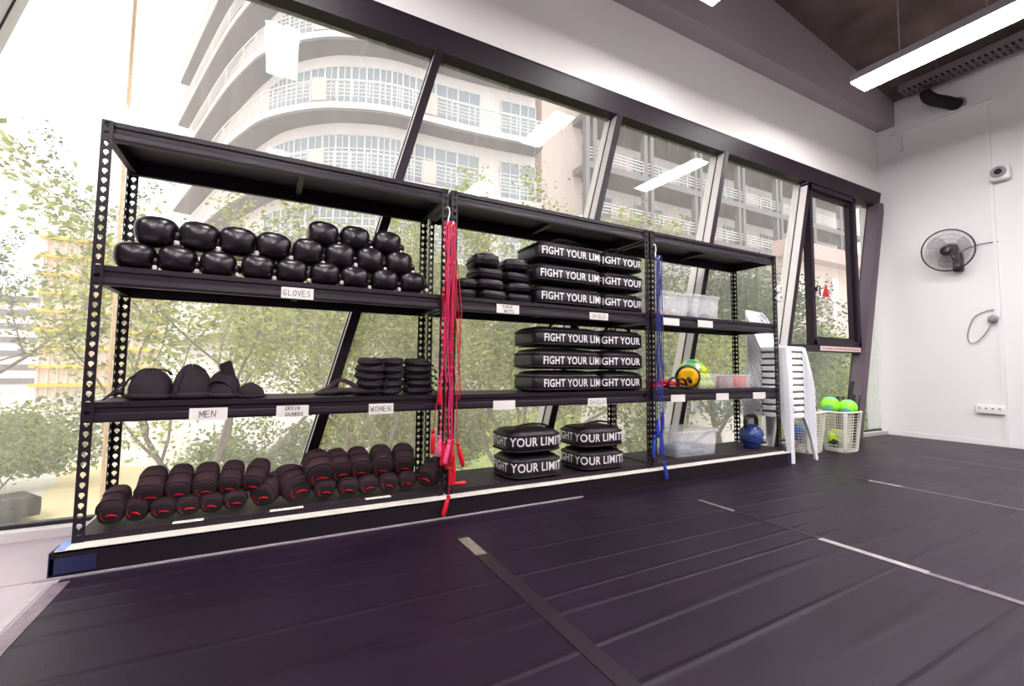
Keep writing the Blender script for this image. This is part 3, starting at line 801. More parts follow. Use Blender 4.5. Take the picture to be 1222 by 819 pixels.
def make_shield(W, D, Hh, R, off, size, handle, label, group, zfrac=.42, width=1.0, puff=.02):
    t = thing('kick_shield', label, 'kick shield', group=group)
    w = MB()
    prof = ((0, .045), (.006, .02), (.022, .004), (.25 * Hh, .0), (.6 * Hh, 0), (Hh - .05, .003), (Hh - .026, .012), (Hh - .008, .035), (Hh, .07), (Hh + puff * .4, .13))
    w.loft([rrect(W, D, R, i, z) for z, i in prof]); w.build('cushion', M_leather2, t)
    w = MB()
    for z in (.018, Hh - .034):
        pts = rrect(W + .004, D + .004, R, 0.003, z); w.tube(pts + [pts[0]], .0045, 6)
    w.build('piping', M_inner, t)
    vs_, fs = text_geo('FIGHT YOUR LIMITS', size, .018, width, 1.08)
    tw = max(v[0] for v in vs_); kx = TEXT_W / tw; vs_ = [(x * kx, y) for x, y in vs_]; tw = TEXT_W
    P = []
    for x, y in vs_:
        px, py, nx, ny = outline(W, D, R, x - tw / 2 + off)
        P.append((px + nx * .0022, py + ny * .0022, zfrac * Hh + y - size * .30))
    w = MB(); w.add(P, fs); w.build('lettering', M_text, t, 'white lettering FIGHT YOUR LIMITS')
    w = MB(); w.box((0, D / 2 + .001, Hh * .5), (W * .5, .006, .03)); w.build('rear_strap', M_inner, t)
    if handle:
        w = MB(); w.tube(smoothpath([(-.10, -D * .22, Hh - .004), (-.085, -D * .22, Hh + .022), (-.03, -D * .22, Hh + .034), (.03, -D * .22, Hh + .034), (.085, -D * .22, Hh + .022), (.10, -D * .22, Hh - .004)], 5), .016, 8, flat=.45); w.build('carry_handle', M_leather2, t)
    return t
def shield_stack(x0, x1, yf, zb, zt, n, D, R, off, size, nm, group, hnd=None, width=1.0, yaw=0, zf=.42, jit=.006):
    W = x1 - x0; step = (zt - zb) / n; rng = random.Random(int(x0 * 1000 + zb * 100))
    names = {2: ['lower', 'upper'], 3: ['lowest', 'middle', 'topmost']}[n]
    base = None
    for i in range(n):
        lb = 'black FIGHT YOUR LIMITS kick shield, %s of %s' % (names[i], nm)
        loc = (x0 + W / 2 + rng.uniform(-jit, jit), yf + D / 2 + rng.uniform(0, jit), zb + i * step + .001)
        top = i == n - 1
        if base is None:
            base = make_shield(W, D, step - .014, R, off, size, False, lb, group, zf, width); base.location = loc; base.rotation_euler = (0, 0, yaw); o = base
        else:
            o = dup(base, loc, (0, 0, yaw + rng.uniform(-.015, .015)), lb)
        if top:
            w = MB(); hz = step - .014
            for yy in (-D * .25,):
                w.tube(smoothpath([(-.12, yy, hz - .004), (-.10, yy, hz + .020), (-.03, yy, hz + .032), (.03, yy, hz + .032), (.10, yy, hz + .020), (.12, yy, hz - .004)], 5), .018, 8, flat=.4)
            w.build('carry_handle', M_leather2, o)
SG = 'black lettered kick shields stacked in the middle rack'
TEXT_W = .573
shield_stack(2.235, 2.785, .018, ZS2, 1.725, 3, .33, .06, .040, .073, 'the upper stack beside the mitts', SG)
TEXT_W = .625
shield_stack(2.80, 3.20, .030, ZS2, 1.725, 3, .33, .06, .080, .073, 'the upper stack beside the blue ropes', SG)
TEXT_W = .557
shield_stack(2.22, 2.785, .025, ZS3, 1.135, 3, .33, .06, .064, .073, 'the second shelf stack with one plain end', SG)
TEXT_W = .618
shield_stack(2.80, 3.20, .030, ZS3, 1.135, 3, .33, .06, .054, .073, 'the second shelf stack beside the blue ropes', SG)
TEXT_W = .62
shield_stack(2.03, 2.43, -.018, ZD, .452, 2, .34, .10, -.102, .076, 'the bottom pair nearer the red ropes', SG, zf=.50)
TEXT_W = .64
shield_stack(2.585, 2.98, -.012, ZD, .440, 2, .34, .10, -.150, .076, 'the bottom pair nearer the blue ropes', SG, zf=.50)

# ------------------------------------------------------------------ hooks and skipping ropes
def hook(name, x, z, label):
    w = MB(); y = -.014
    pts = [(x - .012, .012, z), (x - .006, -.006, z + .014), (x + .004, y, z + .010), (x + .010, y - .002, z - .02), (x + .002, y - .004, z - .06), (x + .000, y - .008, z - .088), (x + .012, y - .016, z - .098), (x + .026, y - .020, z - .088), (x + .028, y - .020, z - .074)]
    w.tube(smoothpath(pts, 6), .0045, 8)
    return tag(w.build(name, M_steel), label, 'hook', group='pale S hooks on the rack posts')
hook('s_hook', 1.585, 1.776, 'pale S hook at the post carrying the red skipping ropes')
hook('s_hook', 3.262, 1.780, 'pale S hook at the post carrying the blue skipping ropes')
def handle_geo(w, top, bot, r=.0135):
    a, b = Vector(top), Vector(bot); d = b - a
    prof = ((0, .45), (.02, .85), (.10, .9), (.13, .62), (.2, .6), (.26, .85), (.4, .98), (.7, 1.0), (.93, .95), (1, .7))
    w.tube([a + d * f for f, _ in prof], [r * k for _, k in prof], 12)
def rope(hx, hz, ends, mc, mh, label, seed, group, wav=.012, y0=-.035, loops=1):
    rng = random.Random(seed)
    t = thing('skipping_rope', label, 'skipping rope', (hx, y0, hz), group=group)
    O = Vector((hx, y0, hz))
    w = MB(); first_ = True
    path = None
    for (tx, tz, bx, bz, y) in ends:
        top = Vector((tx, y, tz)) - O
        pts = []
        n = 9
        ox = rng.uniform(-.034, .044)
        for i in range(n + 1):
            f = i / n
            sp = math.sin(PI * f) * .8 + .2 * (f > 0)
            pts.append(Vector((ox * (1 - f) + top.x * f ** 1.3 + rng.uniform(-1, 1) * wav * sp * (1 if 0 < i < n else 0), top.y * f + rng.uniform(-.008, .008) * sp, top.z * f)))
        path = pts if path is None else list(reversed(path)) + [Vector((0, .004, .008))] + pts
    w.tube(smoothpath(path, 5), .0027, 6)
    for lp in range(loops):                   # slack gathered in long loops over the hook
        dz = -rng.uniform(.55, 1.15) * (1.0 if wav > .009 else .9); xo = rng.uniform(-.05, .07); wd = rng.uniform(.012, .04); yo = rng.uniform(-.012, .012)
        lpts = []
        for k in range(17):
            f = k / 16; q = math.sin(PI * f)
            side = math.cos(PI * f)
            lpts.append((xo * q + side * wd * (q ** .5 if 0 < k < 16 else 0) + rng.uniform(-1, 1) * wav * .5 * q, yo * q, dz * (1 - abs(2 * f - 1) ** 1.15)))
        w.tube(smoothpath(lpts, 4), .0027, 6)
    w.build('cord', mc, t)
    for (tx, tz, bx, bz, y) in ends:
        w = MB(); handle_geo(w, Vector((tx, y, tz)) - O, Vector((bx, y - .004, bz)) - O); w.build('handle', mh, t)
    return t
RG = 'red and pink skipping ropes on one hook'
rope(1.594, 1.682, [(1.549, .759, 1.553, .622, -.030), (1.652, .409, 1.690, .269, -.055)], M_redcord, M_red, 'red skipping rope whose one handle hangs highest of the bunch', 1, RG)
rope(1.590, 1.682, [(1.510, .488, 1.508, .354, -.045), (1.633, .335, 1.630, .180, -.050)], M_redcord, M_red, 'red skipping rope with its handle hanging outermost toward the rolled guards', 2, RG)
rope(1.600, 1.682, [(1.545, .455, 1.540, .335, -.060), (1.596, .430, 1.566, .298, -.085)], M_pinkcord, M_pink, 'magenta skipping rope with pink handles', 3, RG)
rope(1.598, 1.683, [(1.571, .420, 1.560, .285, -.055), (1.590, .130, 1.557, .020, -.100)], M_redcord, M_red, 'red skipping rope whose handle hangs lowest, in front of the platform', 4, RG)
rope(1.604, 1.682, [(1.618, .430, 1.612, .300, -.060), (1.612, .262, 1.618, .168, -.050)], M_pinkcord, M_red, 'magenta skipping rope with red handles in the middle of the bunch', 5, RG)
rope(1.603, 1.681, [(1.601, .40, 1.594, .26, -.040), (1.655, .152, 1.745, .150, .04)], M_redcord, M_red, 'red skipping rope whose one handle lies on the bottom shelf', 6, RG, y0=-.03)
BG = 'blue skipping ropes on one hook'
rope(3.282, 1.690, [(3.215, .350, 3.198, .190, -.035), (3.262, .365, 3.262, .200, -.055)], M_bluecord, M_blue, 'blue skipping rope with both handles level, nearest the post', 7, BG, .008)
rope(3.288, 1.690, [(3.285, .375, 3.300, .205, -.030), (3.240, .170, 3.262, .035, -.100)], M_bluecord, M_blue, 'blue skipping rope whose one handle hangs in front of the platform', 8, BG, .008)
rope(3.286, 1.692, [(3.238, .47, 3.236, .33, -.045), (3.292, .52, 3.280, .38, -.045)], M_bluecord, M_blue, 'blue skipping rope with its handles hanging highest', 9, BG, .010)

# ------------------------------------------------------------------ things on the third rack
def bin_(name, cx_, cy_, z, w_, d_, h_, label, group, m, lid=True, taper=.92):
    t = thing(name, label, 'bin', (cx_, cy_, z), group=group)
    w = MB(); k = taper; R = .03
    outer = [rrect(w_ * (k + (1 - k) * f), d_ * (k + (1 - k) * f), R, 0, f * h_) for f in (0, .04, .5, 1)]
    inner = [rrect(w_ * (k + (1 - k) * f) - .006, d_ * (k + (1 - k) * f) - .006, R, 0, max(f * h_, .004)) for f in (1, .5, 0)]
    w.loft(outer + inner, cap=True); w.build('tub', m, t)
    w = MB(); pts = rrect(w_ + .012, d_ + .012, R, 0, h_ - .006); w.tube(pts + [pts[0]], .006, 6); w.build('rim', m, t)
    if lid:
        w = MB(); w.loft([rrect(w_ + .02, d_ + .02, R, i, h_ + z_) for z_, i in ((-.004, 0), (.008, 0), (.014, .006), (.014, .03), (.010, .04))]); w.build('lid', m, t)
    return t
cb = 'frosted clear bins on the upper shelf'
bin_('storage_bin', 3.60, .235, ZS2, .36, .26, .195, 'frosted clear bin with yellowish contents, beside the blue ropes on the upper shelf', cb, M_clear)
bin_('storage_bin', 3.985, .235, ZS2, .36, .26, .200, 'frosted clear bin with grey contents, nearer the white chairs on the upper shelf', cb, M_clear)
def lump(name, c, r, m, label, cat, group=None, seed=0, sq=(1, 1, 1)):
    rng = random.Random(seed)
    t = MB(); n = 14; rings = []
    for i in range(1, 8):
        a = PI * i / 8
        rings.append([(r * sq[0] * math.sin(a) * math.cos(q) * (1 + rng.uniform(-.06, .06)), r * sq[1] * math.sin(a) * math.sin(q) * (1 + rng.uniform(-.06, .06)), -r * sq[2] * math.cos(a)) for q in [2 * PI * k / n for k in range(n)]])
    t.loft(rings); o = t.build(name, m); o.location = c
    return tag(o, label, cat, group)
for i, (x, y, r, m, nm) in enumerate(((3.51, .22, .05, M_yellow, 'yellow'), (3.60, .26, .055, M_pvc, 'grey'), (3.69, .20, .05, M_laminate, 'cream'))):
    lump('soft_pouch', (x, y, ZS2 + .006 + r * .8), r, m, '%s soft pouch inside the clear bin beside the blue ropes' % nm, 'pouch', 'pouches in the bin beside the blue ropes', i, (1, 1, .8))
for i, (x, y, r, m, nm) in enumerate(((3.90, .22, .045, M_bluegrey, 'blue-grey'), (3.98, .27, .05, M_pvc, 'grey'), (4.07, .20, .042, M_navy, 'navy'))):
    lump('soft_pouch', (x, y, ZS2 + .006 + r * .8), r, m, '%s soft pouch inside the clear bin nearer the chairs' % nm, 'pouch', 'pouches in the bin nearer the chairs', i + 5, (1, 1, .8))
# tangle of red straps with black handles
tb = thing('resistance_band', 'tangled red band with black looped handles beside the yellow wheel', 'resistance band', (3.50, .13, ZS3))
rng = random.Random(14)
pts = [(rng.uniform(-.16, .19), rng.uniform(-.05, .08), rng.uniform(.012, .075)) for i in range(26)]
w = MB(); w.tube(smoothpath(pts, 6), .010, 7); w.build('band', M_red, tb)
for dx, dy, dz in ((.05, -.05, .045), (.15, -.04, .035)):
    w = MB(); w.tube(smoothpath([(dx - .06, dy, .03), (dx - .05, dy, dz + .03), (dx, dy - .01, dz + .05), (dx + .05, dy, dz + .02), (dx + .06, dy, .02)], 5), .009, 8); w.build('handle', M_black, tb)
w = MB(); w.tube([(-.02, -.06, .02), (.1, -.07, .016)], .013, 8); w.tube([(.12, -.06, .02), (.26, -.05, .016)], .012, 8); w.build('grip', M_black, tb)
# ab wheel
aw = thing('exercise_wheel', 'yellow exercise wheel with a black tyre and black grip', 'exercise wheel', (3.755, .12, ZS3 + .099), (0, 0, math.radians(-38)))
T = RX(PI / 2 + .12)
w = MB(); w.lathe([(.02, -.022), (.05, -.03), (.082, -.022), (.084, .022), (.05, .030), (.02, .022)], 32, T=T)
for k in range(6):
    a = PI * k / 3; w.box((.05 * math.cos(a), .05 * math.sin(a), .024), (.05, .008, .012), T=T @ RZ(a) @ T3((0, 0, 0)) if False else T)
w.build('disc', M_yellow, aw)
w = MB(); w.lathe([(.083, -.024), (.098, -.020), (.098, .020), (.083, .024)], 32, T=T, cap=False); w.build('tyre', M_black, aw)
w = MB(); w.lathe([(.012, -.13), (.017, -.128), (.018, -.05), (.014, -.03), (.01, .03), (.014, .035), (.018, .05), (.017, .12), (.012, .122)], 16, T=T @ RX(.18)); w.build('grip', M_black, aw)
# big ball: coloured panels
def ball_mat(name, cols, scale):
    m = bpy.data.materials.new(name); m.use_nodes = True; nt = m.node_tree
    b = nt.nodes['Principled BSDF']; b.inputs['Roughness'].default_value = .45
    tc = nt.nodes.new('ShaderNodeTexCoord'); v = nt.nodes.new('ShaderNodeTexVoronoi'); v.inputs['Scale'].default_value = scale
    r = nt.nodes.new('ShaderNodeValToRGB'); r.color_ramp.interpolation = 'CONSTANT'
    el = r.color_ramp.elements
    el[0].color = lin(cols[0]); el[1].position = 1 / len(cols); el[1].color = lin(cols[1])
    for i, c in enumerate(cols[2:]): e = el.new((i + 2) / len(cols)); e.color = lin(c)
    sp = nt.nodes.new('ShaderNodeSeparateColor')
    nt.links.new(tc.outputs['Object'], v.inputs['Vector']); nt.links.new(v.outputs['Color'], sp.inputs[0]); nt.links.new(sp.outputs[0], r.inputs[0]); nt.links.new(r.outputs[0], b.inputs['Base Color'])
    return m
M_ball = ball_mat('patchwork_ball', [(120, 222, 90), (200, 238, 90), (228, 232, 236), (96, 150, 214), (130, 220, 110)], 9)
M_gball = ball_mat('green_spotted_ball', [(140, 240, 50), (150, 242, 60), (146, 240, 56), (120, 200, 190), (150, 244, 60)], 14)
def ball(name, c, r, m, label, group=None):
    w = MB(); w.lathe([(r * math.sin(PI * i / 24) + 1e-5, -r * math.cos(PI * i / 24)) for i in range(25)], 32)
    o = w.build(name, m); o.location = c; return tag(o, label, 'ball', group)
ball('play_ball', (3.99, .27, ZS3 + .126), .125, M_ball, 'green, white and blue patchwork ball behind the clear box of tennis balls')
cs = 'thin clear boxes on the second shelf'
bin_('clear_box', 3.935, .10, ZS3, .235, .10, .125, 'clear box of tennis balls in front of the patchwork ball', cs, M_clear2, False)
k = 0
for i, (dx, z) in enumerate(((-.068, .038), (0, .038), (.068, .038), (-.035, .098), (.035, .098), (-.01, .152), (-.075, .13))):
    if i == 6: continue
    ball('tennis_ball', (3.935 + dx, .10, ZS3 + z), .033, M_tennis, 'yellow-green tennis ball, %s in the clear box' % ['lower, nearest the yellow wheel', 'lower, in the middle', 'lower, nearest the red bands', 'second layer, toward the wheel', 'second layer, toward the red bands', 'topmost'][i], 'tennis balls in the clear box')
bin_('clear_box', 4.215, .17, ZS3, .21, .17, .12, 'clear box holding dark red rolls', cs, M_clear2, False, .97)
bin_('clear_box', 4.455, .17, ZS3, .22, .17, .12, 'clear box holding coral red rolls, nearest the chairs', cs, M_clear2, False, .97)
for bx, m, nm in ((4.215, M_darkred, 'dark red'), (4.455, M_coral, 'coral red')):
    for i in range(3):
        w = MB(); Z = ZS3 + .005
        w.lathe([(.008, 0), (.026, .002), (.0285, .012), (.0285, .09), (.026, .1), (.008, .102)], 18)
        for j in range(5): w.lathe([(.0287, .014 + .017 * j), (.0297, .018 + .017 * j), (.0287, .022 + .017 * j)], 18, cap=False)
        o = w.build('hand_wrap', m); o.location = (bx - .06 + .06 * i, .17 + (.02 if i == 1 else -.01), Z)
        tag(o, '%s rolled wrap standing in its clear box, %s from the wheel' % (nm, ORD[i]), 'hand wrap', '%s rolled wraps in the clear box' % nm)
rb = thing('red_pouch', 'small red drawstring pouch behind the dark red wraps', 'pouch', (4.20, .33, ZS3))
w = MB(); w.lathe([(.03, 0), (.045, .01), (.05, .06), (.04, .12), (.018, .165), (.02, .175), (.035, .20), (.03, .205)], 18); w.build('bag', mat('rose_cloth', (222, 84, 90), .7), rb)
w = MB(); w.tube([(.019 * math.cos(q), .019 * math.sin(q), .168) for q in [2 * PI * k / 12 for k in range(13)]], .004, 6); w.build('drawstring', M_black, rb)
# bottom shelf bin and kettlebell
bt = bin_('storage_bin', 3.80, .23, ZD, .50, .34, .20, 'wide frosted clear bin on the bottom shelf with blue-grey contents', None, M_clear)
for i, (x, y, a, sx_) in enumerate(((3.70, .22, .1, .17), (3.88, .24, -.15, .18))):
    o = thing('folded_cloth', 'blue-grey folded cloth inside the wide bottom bin, %s' % ('nearer the blue ropes' if i == 0 else 'nearer the kettlebell'), 'cloth', (x, y, ZD + .006), (0, 0, a), 'folded cloths in the wide bottom bin')
    for k in range(2):
        w = MB(); w.rbox((.008 * k, 0, .02 + .036 * k), (sx_, .22 - .02 * k, .034), .014, 3); w.build('fold', M_bluegrey if (i + k) % 2 else M_navy, o)
kb = thing('kettlebell', 'blue speckled kettlebell with a black handle at the end of the bottom shelf', 'kettlebell', (4.60, .14, ZD))
w = MB(); R = .105
w.lathe([(.02, 0), (.062, .001), (.072, .008)] + [(R * math.sin(a), .108 - R * math.cos(a)) for a in [PI * (.24 + .70 * k / 14) for k in range(15)]] + [(.015, .214)], 30); w.build('ball_weight', M_kettle, kb)
w = MB(); w.tube(smoothpath([(-.055, 0, .165), (-.078, 0, .21), (-.072, 0, .262), (-.045, 0, .282), (0, 0, .285), (.045, 0, .282), (.072, 0, .262), (.078, 0, .21), (.055, 0, .165)], 5), .019, 12); w.build('handle', M_black, kb)
w = MB(); w.lathe([(.001, .0), (.018, .001), (.018, .004), (.001, .005)], 14, T=T3((.03, -.098, .10)) @ RX(PI / 2 + .05) @ RZ(0)); w.build('badge', M_white, kb, 'small white badge')
for i, z in enumerate((1.505, 1.59)):
    t = thing('clip_timer', 'small white clip timer on the last rack post, %s of two' % ('lower' if i == 0 else 'upper'), 'timer', (4.828, -.004, z), group='white clip timers on the last rack post')
    w = MB(); w.rbox((.005, -.012, 0), (.06, .022, .068), .008, 2); w.build('case', M_white, t)
    w = MB(); w.box((.012, -.0242, .008), (.034, .002, .026)); w.build('display', M_pvc, t)
    w = MB(); w.box((-.006, .006, .0), (.03, .014, .03)); w.build('clip', M_white, t)

# ------------------------------------------------------------------ stacked white chairs
def make_chair(label):
    t = thing('stacking_chair', label, 'chair', group='stack of white plastic chairs')
    WF, DF, ZS = .158, .19, .44
    w = MB(); prof = ((0, .0, ZS - .045), (0, .0, ZS - .012), (.006, 0, ZS - .003), (.016, 0, ZS))
    rings = [rrect(2 * WF, 2 * DF, .045, i, z, 5) for i, _, z in prof] + [rrect(2 * WF, 2 * DF, .045, .05, ZS - .006, 5), rrect(2 * WF, 2 * DF, .045, .12, ZS - .010, 5)]
    under = [rrect(2 * WF, 2 * DF, .045, .12, ZS - .014, 5), rrect(2 * WF, 2 * DF, .045, .02, ZS - .010, 5), rrect(2 * WF, 2 * DF, .045, .005, ZS - .045, 5)]
    w.loft([rings[0]] + rings[1:] + under + [rings[0]], cap=False)
    w.add(rings[-1], [tuple(range(24))]); w.add(under[0], [tuple(range(24))])
    w.build('seat', M_chair, t)
    for sx_ in (-1, 1):
        for sy_ in (-1, 1):
            w = MB(); th = .004
            def L(z, k, wd):              # angle-section leg, wider at the top, splaying to the foot
                x = sx_ * (WF + .05 * k); y = sy_ * (DF + .05 * k)
                pts = [(0, 0), (-wd, 0), (-wd, -th), (-th, -th), (-th, -wd), (0, -wd)]
                c = .008
                pts = [(-c, 0), (-wd, 0), (-wd, -th), (-th - c * .5, -th), (-th, -th - c * .5), (-th, -wd), (0, -wd), (0, -c)]
                return [(x + sx_ * a, y + sy_ * b, z) for a, b in pts]
            w.loft([L(ZS - .01, 0, .085), L(ZS - .10, .25, .066), L(.20, .65, .052), L(.02, 1, .042), L(0, 1.0, .042)], smooth=False); w.build('leg', M_chair, t)
    w = MB()
    rows = []
    for f in [k / 12 for k in range(13)]:
        z = ZS - .03 + .40 * f; lean = .03 + .085 * f ** 1.2
        hw = (.158 + .012 * math.sin(PI * f)) * (1 if f < .8 else 1 - .25 * ((f - .8) / .2) ** 2)
        rows.append([(hw * u, DF - .012 + lean - .15 * u * u * (1 - .55 * f), z + (.030 * (1 - u * u)) * (f ** 6)) for u in [-1 + 2 * q / 16 for q in range(17)]])
    # back shell with vertical openings between its slats
    nu = 16; vs_ = [p for r in rows for p in r]; fs = []
    for i in range(12):
        for j in range(nu):
            if 4 <= i <= 6 and j in (7, 8): continue
            a = i * 17 + j; fs.append((a, a + 1, a + 18, a + 17))
    w.add(vs_, fs, 0, True); o = w.build('backrest', M_chair, t)
    md = o.modifiers.new('shell', 'SOLIDIFY'); md.thickness = .006; md.offset = 1
    for s in (-1, 1):
        w = MB(); P = [Vector(r[0 if s < 0 else 16]) for r in rows]; w.tube(P, .010, 8); w.build('back_frame', M_chair, t)
    return t
NC = 11
ch0 = None
for i in range(NC):
    lb = 'white plastic stacking chair, %s from the floor in the stack beside the racks' % (ORD[i] if i < NC - 1 else 'topmost and eleventh')
    loc = (5.065 + .003 * i, .165 + .002 * i, .0625 * i)
    if ch0 is None:
        ch0 = make_chair(lb); ch0.location = loc
    else: dup(ch0, loc, None, lb)

# ------------------------------------------------------------------ laundry baskets
def make_basket(label):
    t = thing('laundry_basket', label, 'basket', group='white lattice baskets behind the chairs')
    Hh = .42; n = 48; rows = 14
    def ring(f, w0=.285, w1=.37, d0=.225, d1=.30):
        W = w0 + (w1 - w0) * f; D = d0 + (d1 - d0) * f
        out = []
        for k in range(n):
            q = 2 * PI * (k + .5) / n; c, s_ = math.cos(q), math.sin(q)
            out.append((W / 2 * math.copysign(abs(c) ** .5, c), D / 2 * math.copysign(abs(s_) ** .5, s_), .012 + (Hh - .03) * f))
        return out
    R_ = [ring(k / rows) for k in range(rows + 1)]
    vs_ = [p for r in R_ for p in r]; fs = []
    for i in range(rows):
        for j in range(n):
            fs.append((i * n + j, i * n + (j + 1) % n, (i + 1) * n + (j + 1) % n, (i + 1) * n + j))
    m = MB(); m.add(vs_, fs); o = m.build('lattice', M_basket, t)
    md = o.modifiers.new('openings', 'WIREFRAME'); md.thickness = .0085; md.use_even_offset = False
    for j0 in (28, 40, 4, 16):                 # solid corner panels
        m = MB(); idx = range(j0, j0 + 4)
        m.add([Vector(R_[i][j % n]) * 1.004 + Vector((0, 0, -.0)) for i in range(rows + 1) for j in idx], [(i * 4 + j, i * 4 + j + 1, i * 4 + j + 5, i * 4 + j + 4) for i in range(rows) for j in range(3)], 0, True)
        o = m.build('corner_panel', M_basket, t); md = o.modifiers.new('shell', 'SOLIDIFY'); md.thickness = .005; md.offset = 1
    m = MB(); r0 = [Vector(p) for p in R_[-1]]; m.tube([p + Vector((0, 0, .006)) for p in r0] + [r0[0] + Vector((0, 0, .006))], .011, 6); m.build('rim', M_basket, t)
    m = MB(); b0 = R_[0]; m.add([(x, y, 0.002) for x, y, z in b0] + [(x * 1.01, y * 1.01, .022) for x, y, z in b0], [tuple(range(n - 1, -1, -1))] + [(k, (k + 1) % n, n + (k + 1) % n, n + k) for k in range(n)]); m.build('base', M_basket, t)
    return t
bk1 = make_basket('white lattice basket holding green balls and black bats, nearer the end wall'); bk1.location = (6.03, .10, 0)
bk2 = dup(bk1, (5.62, .24, 0), None, 'white lattice basket of balls partly hidden behind the chair stack')
ball('play_ball', (5.93, .14, .475), .088, M_gball, 'bright green spotted ball at the back of the open basket', 'green balls in the basket')
ball('play_ball', (6.02, .02, .455), .085, M_gball, 'bright green spotted ball at the front of the open basket', 'green balls in the basket')
ball('play_ball', (5.62, .22, .44), .10, ball_mat('yellow_patch_ball', [(228, 224, 40), (40, 36, 40), (240, 236, 120), (228, 224, 40), (60, 60, 60)], 12), 'yellow and black patterned ball in the half hidden basket')
ball('play_ball', (5.57, .23, .19), .105, ball_mat('blue_patch_ball', [(70, 120, 200), (80, 130, 210), (200, 210, 80), (70, 120, 200), (220, 224, 230)], 9), 'blue ball showing through the lattice of the half hidden basket')
ball('play_ball', (5.96, .10, .13), .10, ball_mat('lime_patch_ball', [(190, 222, 60), (200, 230, 80), (180, 210, 60), (60, 90, 60), (190, 220, 70)], 9), 'lime ball low in the open basket')
def bat(name, a, b, r, label, ringed):
    t = thing(name, label, 'bat', a, group='black padded bats in the basket')
    d = Vector(b) - Vector(a); L_ = d.length; q = d.to_track_quat('Z', 'Y').to_matrix().to_4x4()
    w = MB()
    if ringed:
        w.lathe([(r * .6, 0), (r, .01), (r, L_ * .55), (r * .5, L_ * .57), (r * .5, L_ * .6)], 16, T=q); w.build('pad', M_black, t)
        w = MB(); pr = []
        for k in range(11): pr += [(r * .42, L_ * (.6 + .036 * k)), (r * .62, L_ * (.61 + .036 * k)), (r * .42, L_ * (.62 + .036 * k))]
        w.lathe(pr + [(r * .6, L_ * .99), (r * .5, L_)], 14, T=q); w.build('grip', M_black, t)
        w = MB(); w.lathe([(r * 1.0, L_ * .52), (r * 1.06, L_ * .525), (r * 1.06, L_ * .55), (r * 1.0, L_ * .555)], 16, T=q, cap=False); w.build('collar', M_white, t, 'white collar')
    else:
        w.lathe([(r * .6, 0), (r, .012), (r, L_ - .012), (r * .8, L_)], 16, T=q); w.build('pad', M_black, t)
        w = MB(); w.lathe([(r * .5, L_ - .001), (r * .5, L_ + .002)], 16, T=q); w.build('end_disc', M_pvc, t)
    return t
bat('padded_bat', (6.07, .03, .10), (6.17, .00, .585), .042, 'fat black padded bat standing in the open basket', False)
bat('padded_bat', (6.10, .12, .10), (6.31, .10, .72), .036, 'black bat with a ringed grip and white collar, tallest in the open basket', True)
bat('padded_bat', (6.04, .10, .10), (6.09, .12, .56), .040, 'black padded bat leaning nearest the green balls', False)

# ------------------------------------------------------------------ wall fan and fittings on the end wall
fan = thing('wall_fan', 'black wall fan with a round wire cage on the white end wall', 'fan', (7.80, -.265, 2.29))
q = Vector((-1, .02, -.22)).normalized().to_track_quat('Z', 'Y').to_matrix().to_4x4()
Rf = .245
w = MB()
def circ(r, z, n=40): return [(r * math.cos(2 * PI * k / n), r * math.sin(2 * PI * k / n), z) for k in range(n + 1)]
w.tube(circ(Rf, 0, 56), .008, 8, T=q); w.build('cage_rim', M_black, fan)
M_wire = mat('grey_wire', (120, 108, 120), .4)
for nm, dome in (('front_guard', .055), ('rear_guard', -.075)):
    w = MB()
    for r in (.085, .14, .19): w.tube(circ(r, dome * (1 - (r / Rf) ** 2.5), 36), .0016, 4, T=q)
    for k in range(48):
        a = 2 * PI * k / 48
        w.tube([(r * math.cos(a + .5 * (r / Rf)), r * math.sin(a + .5 * (r / Rf)), dome * (1 - (r / Rf) ** 2.5)) for r in (.05, .10, .16, .21, Rf)], .0013, 4, T=q, cap=False)
    w.build(nm, M_wire, fan)
w = MB(); w.lathe([(.0, .064), (.05, .062), (.056, .052), (.05, .044), (0.0, .044)], 24, T=q); w.build('badge_disc', M_black, fan)
M_blade = clear_plastic('smoky_blade_plastic', .16, (130, 120, 132))
for k in range(3):
    w = MB(); rows = []
    for f in [j / 8 for j in range(9)]:
        r = .04 + .17 * f
        a0 = 2 * PI * k / 3 + .35 * f; wd = .45 + .45 * math.sin(PI * min(1, f * .8 + .1))
        rows.append([(r * math.cos(a0 + wd * u), r * math.sin(a0 + wd * u), .022 * u - .01) for u in (-.6, -.3, 0, .3, .6)])
    w.loft(rows, cap=False, closed=False, T=q); o = w.build('blade', M_blade, fan); md = o.modifiers.new('shell', 'SOLIDIFY'); md.thickness = .003
w = MB(); w.lathe([(.01, -.15), (.055, -.145), (.072, -.12), (.075, -.07), (.06, -.03), (.03, -.02), (.03, .01), (0.0, .02)], 24, T=q); w.build('motor', M_black, fan)
w = MB(); w.tube([(.08, -.02, -.04), (.10, -.03, -.10), (.15, -.035, -.13)], .025, 10); w.build('neck', M_black, fan)
w = MB(); w.rbox((.15, -.045, -.135), (.095, .085, .23), .02, 3); w.build('bracket', M_black, fan)
w = MB(); 
for yy in (-.03, -.06): w.lathe([(.012, 0), (.012, .006), (.001, .007)], 12, T=T3((.102, yy, -.18)) @ RY(-PI / 2))
w.build('switch_dial', M_pvc, fan)
w = MB(); w.tube(smoothpath([(.16, -.06, -.03), (.14, -.12, .01), (.15, -.2, .03), (.175, -.28, .045), (.195, -.38, .04)], 6), .005, 6); w.build('cable', M_black, fan)
tr = thing('cable_trunking', 'thin white vertical trunking on the end wall beside the fan', 'trunking', (7.99, -.62, 0))
w = MB(); w.box((0, 0, 2.0), (.02, .028, 3.98)); w.build('channel', M_white, tr)
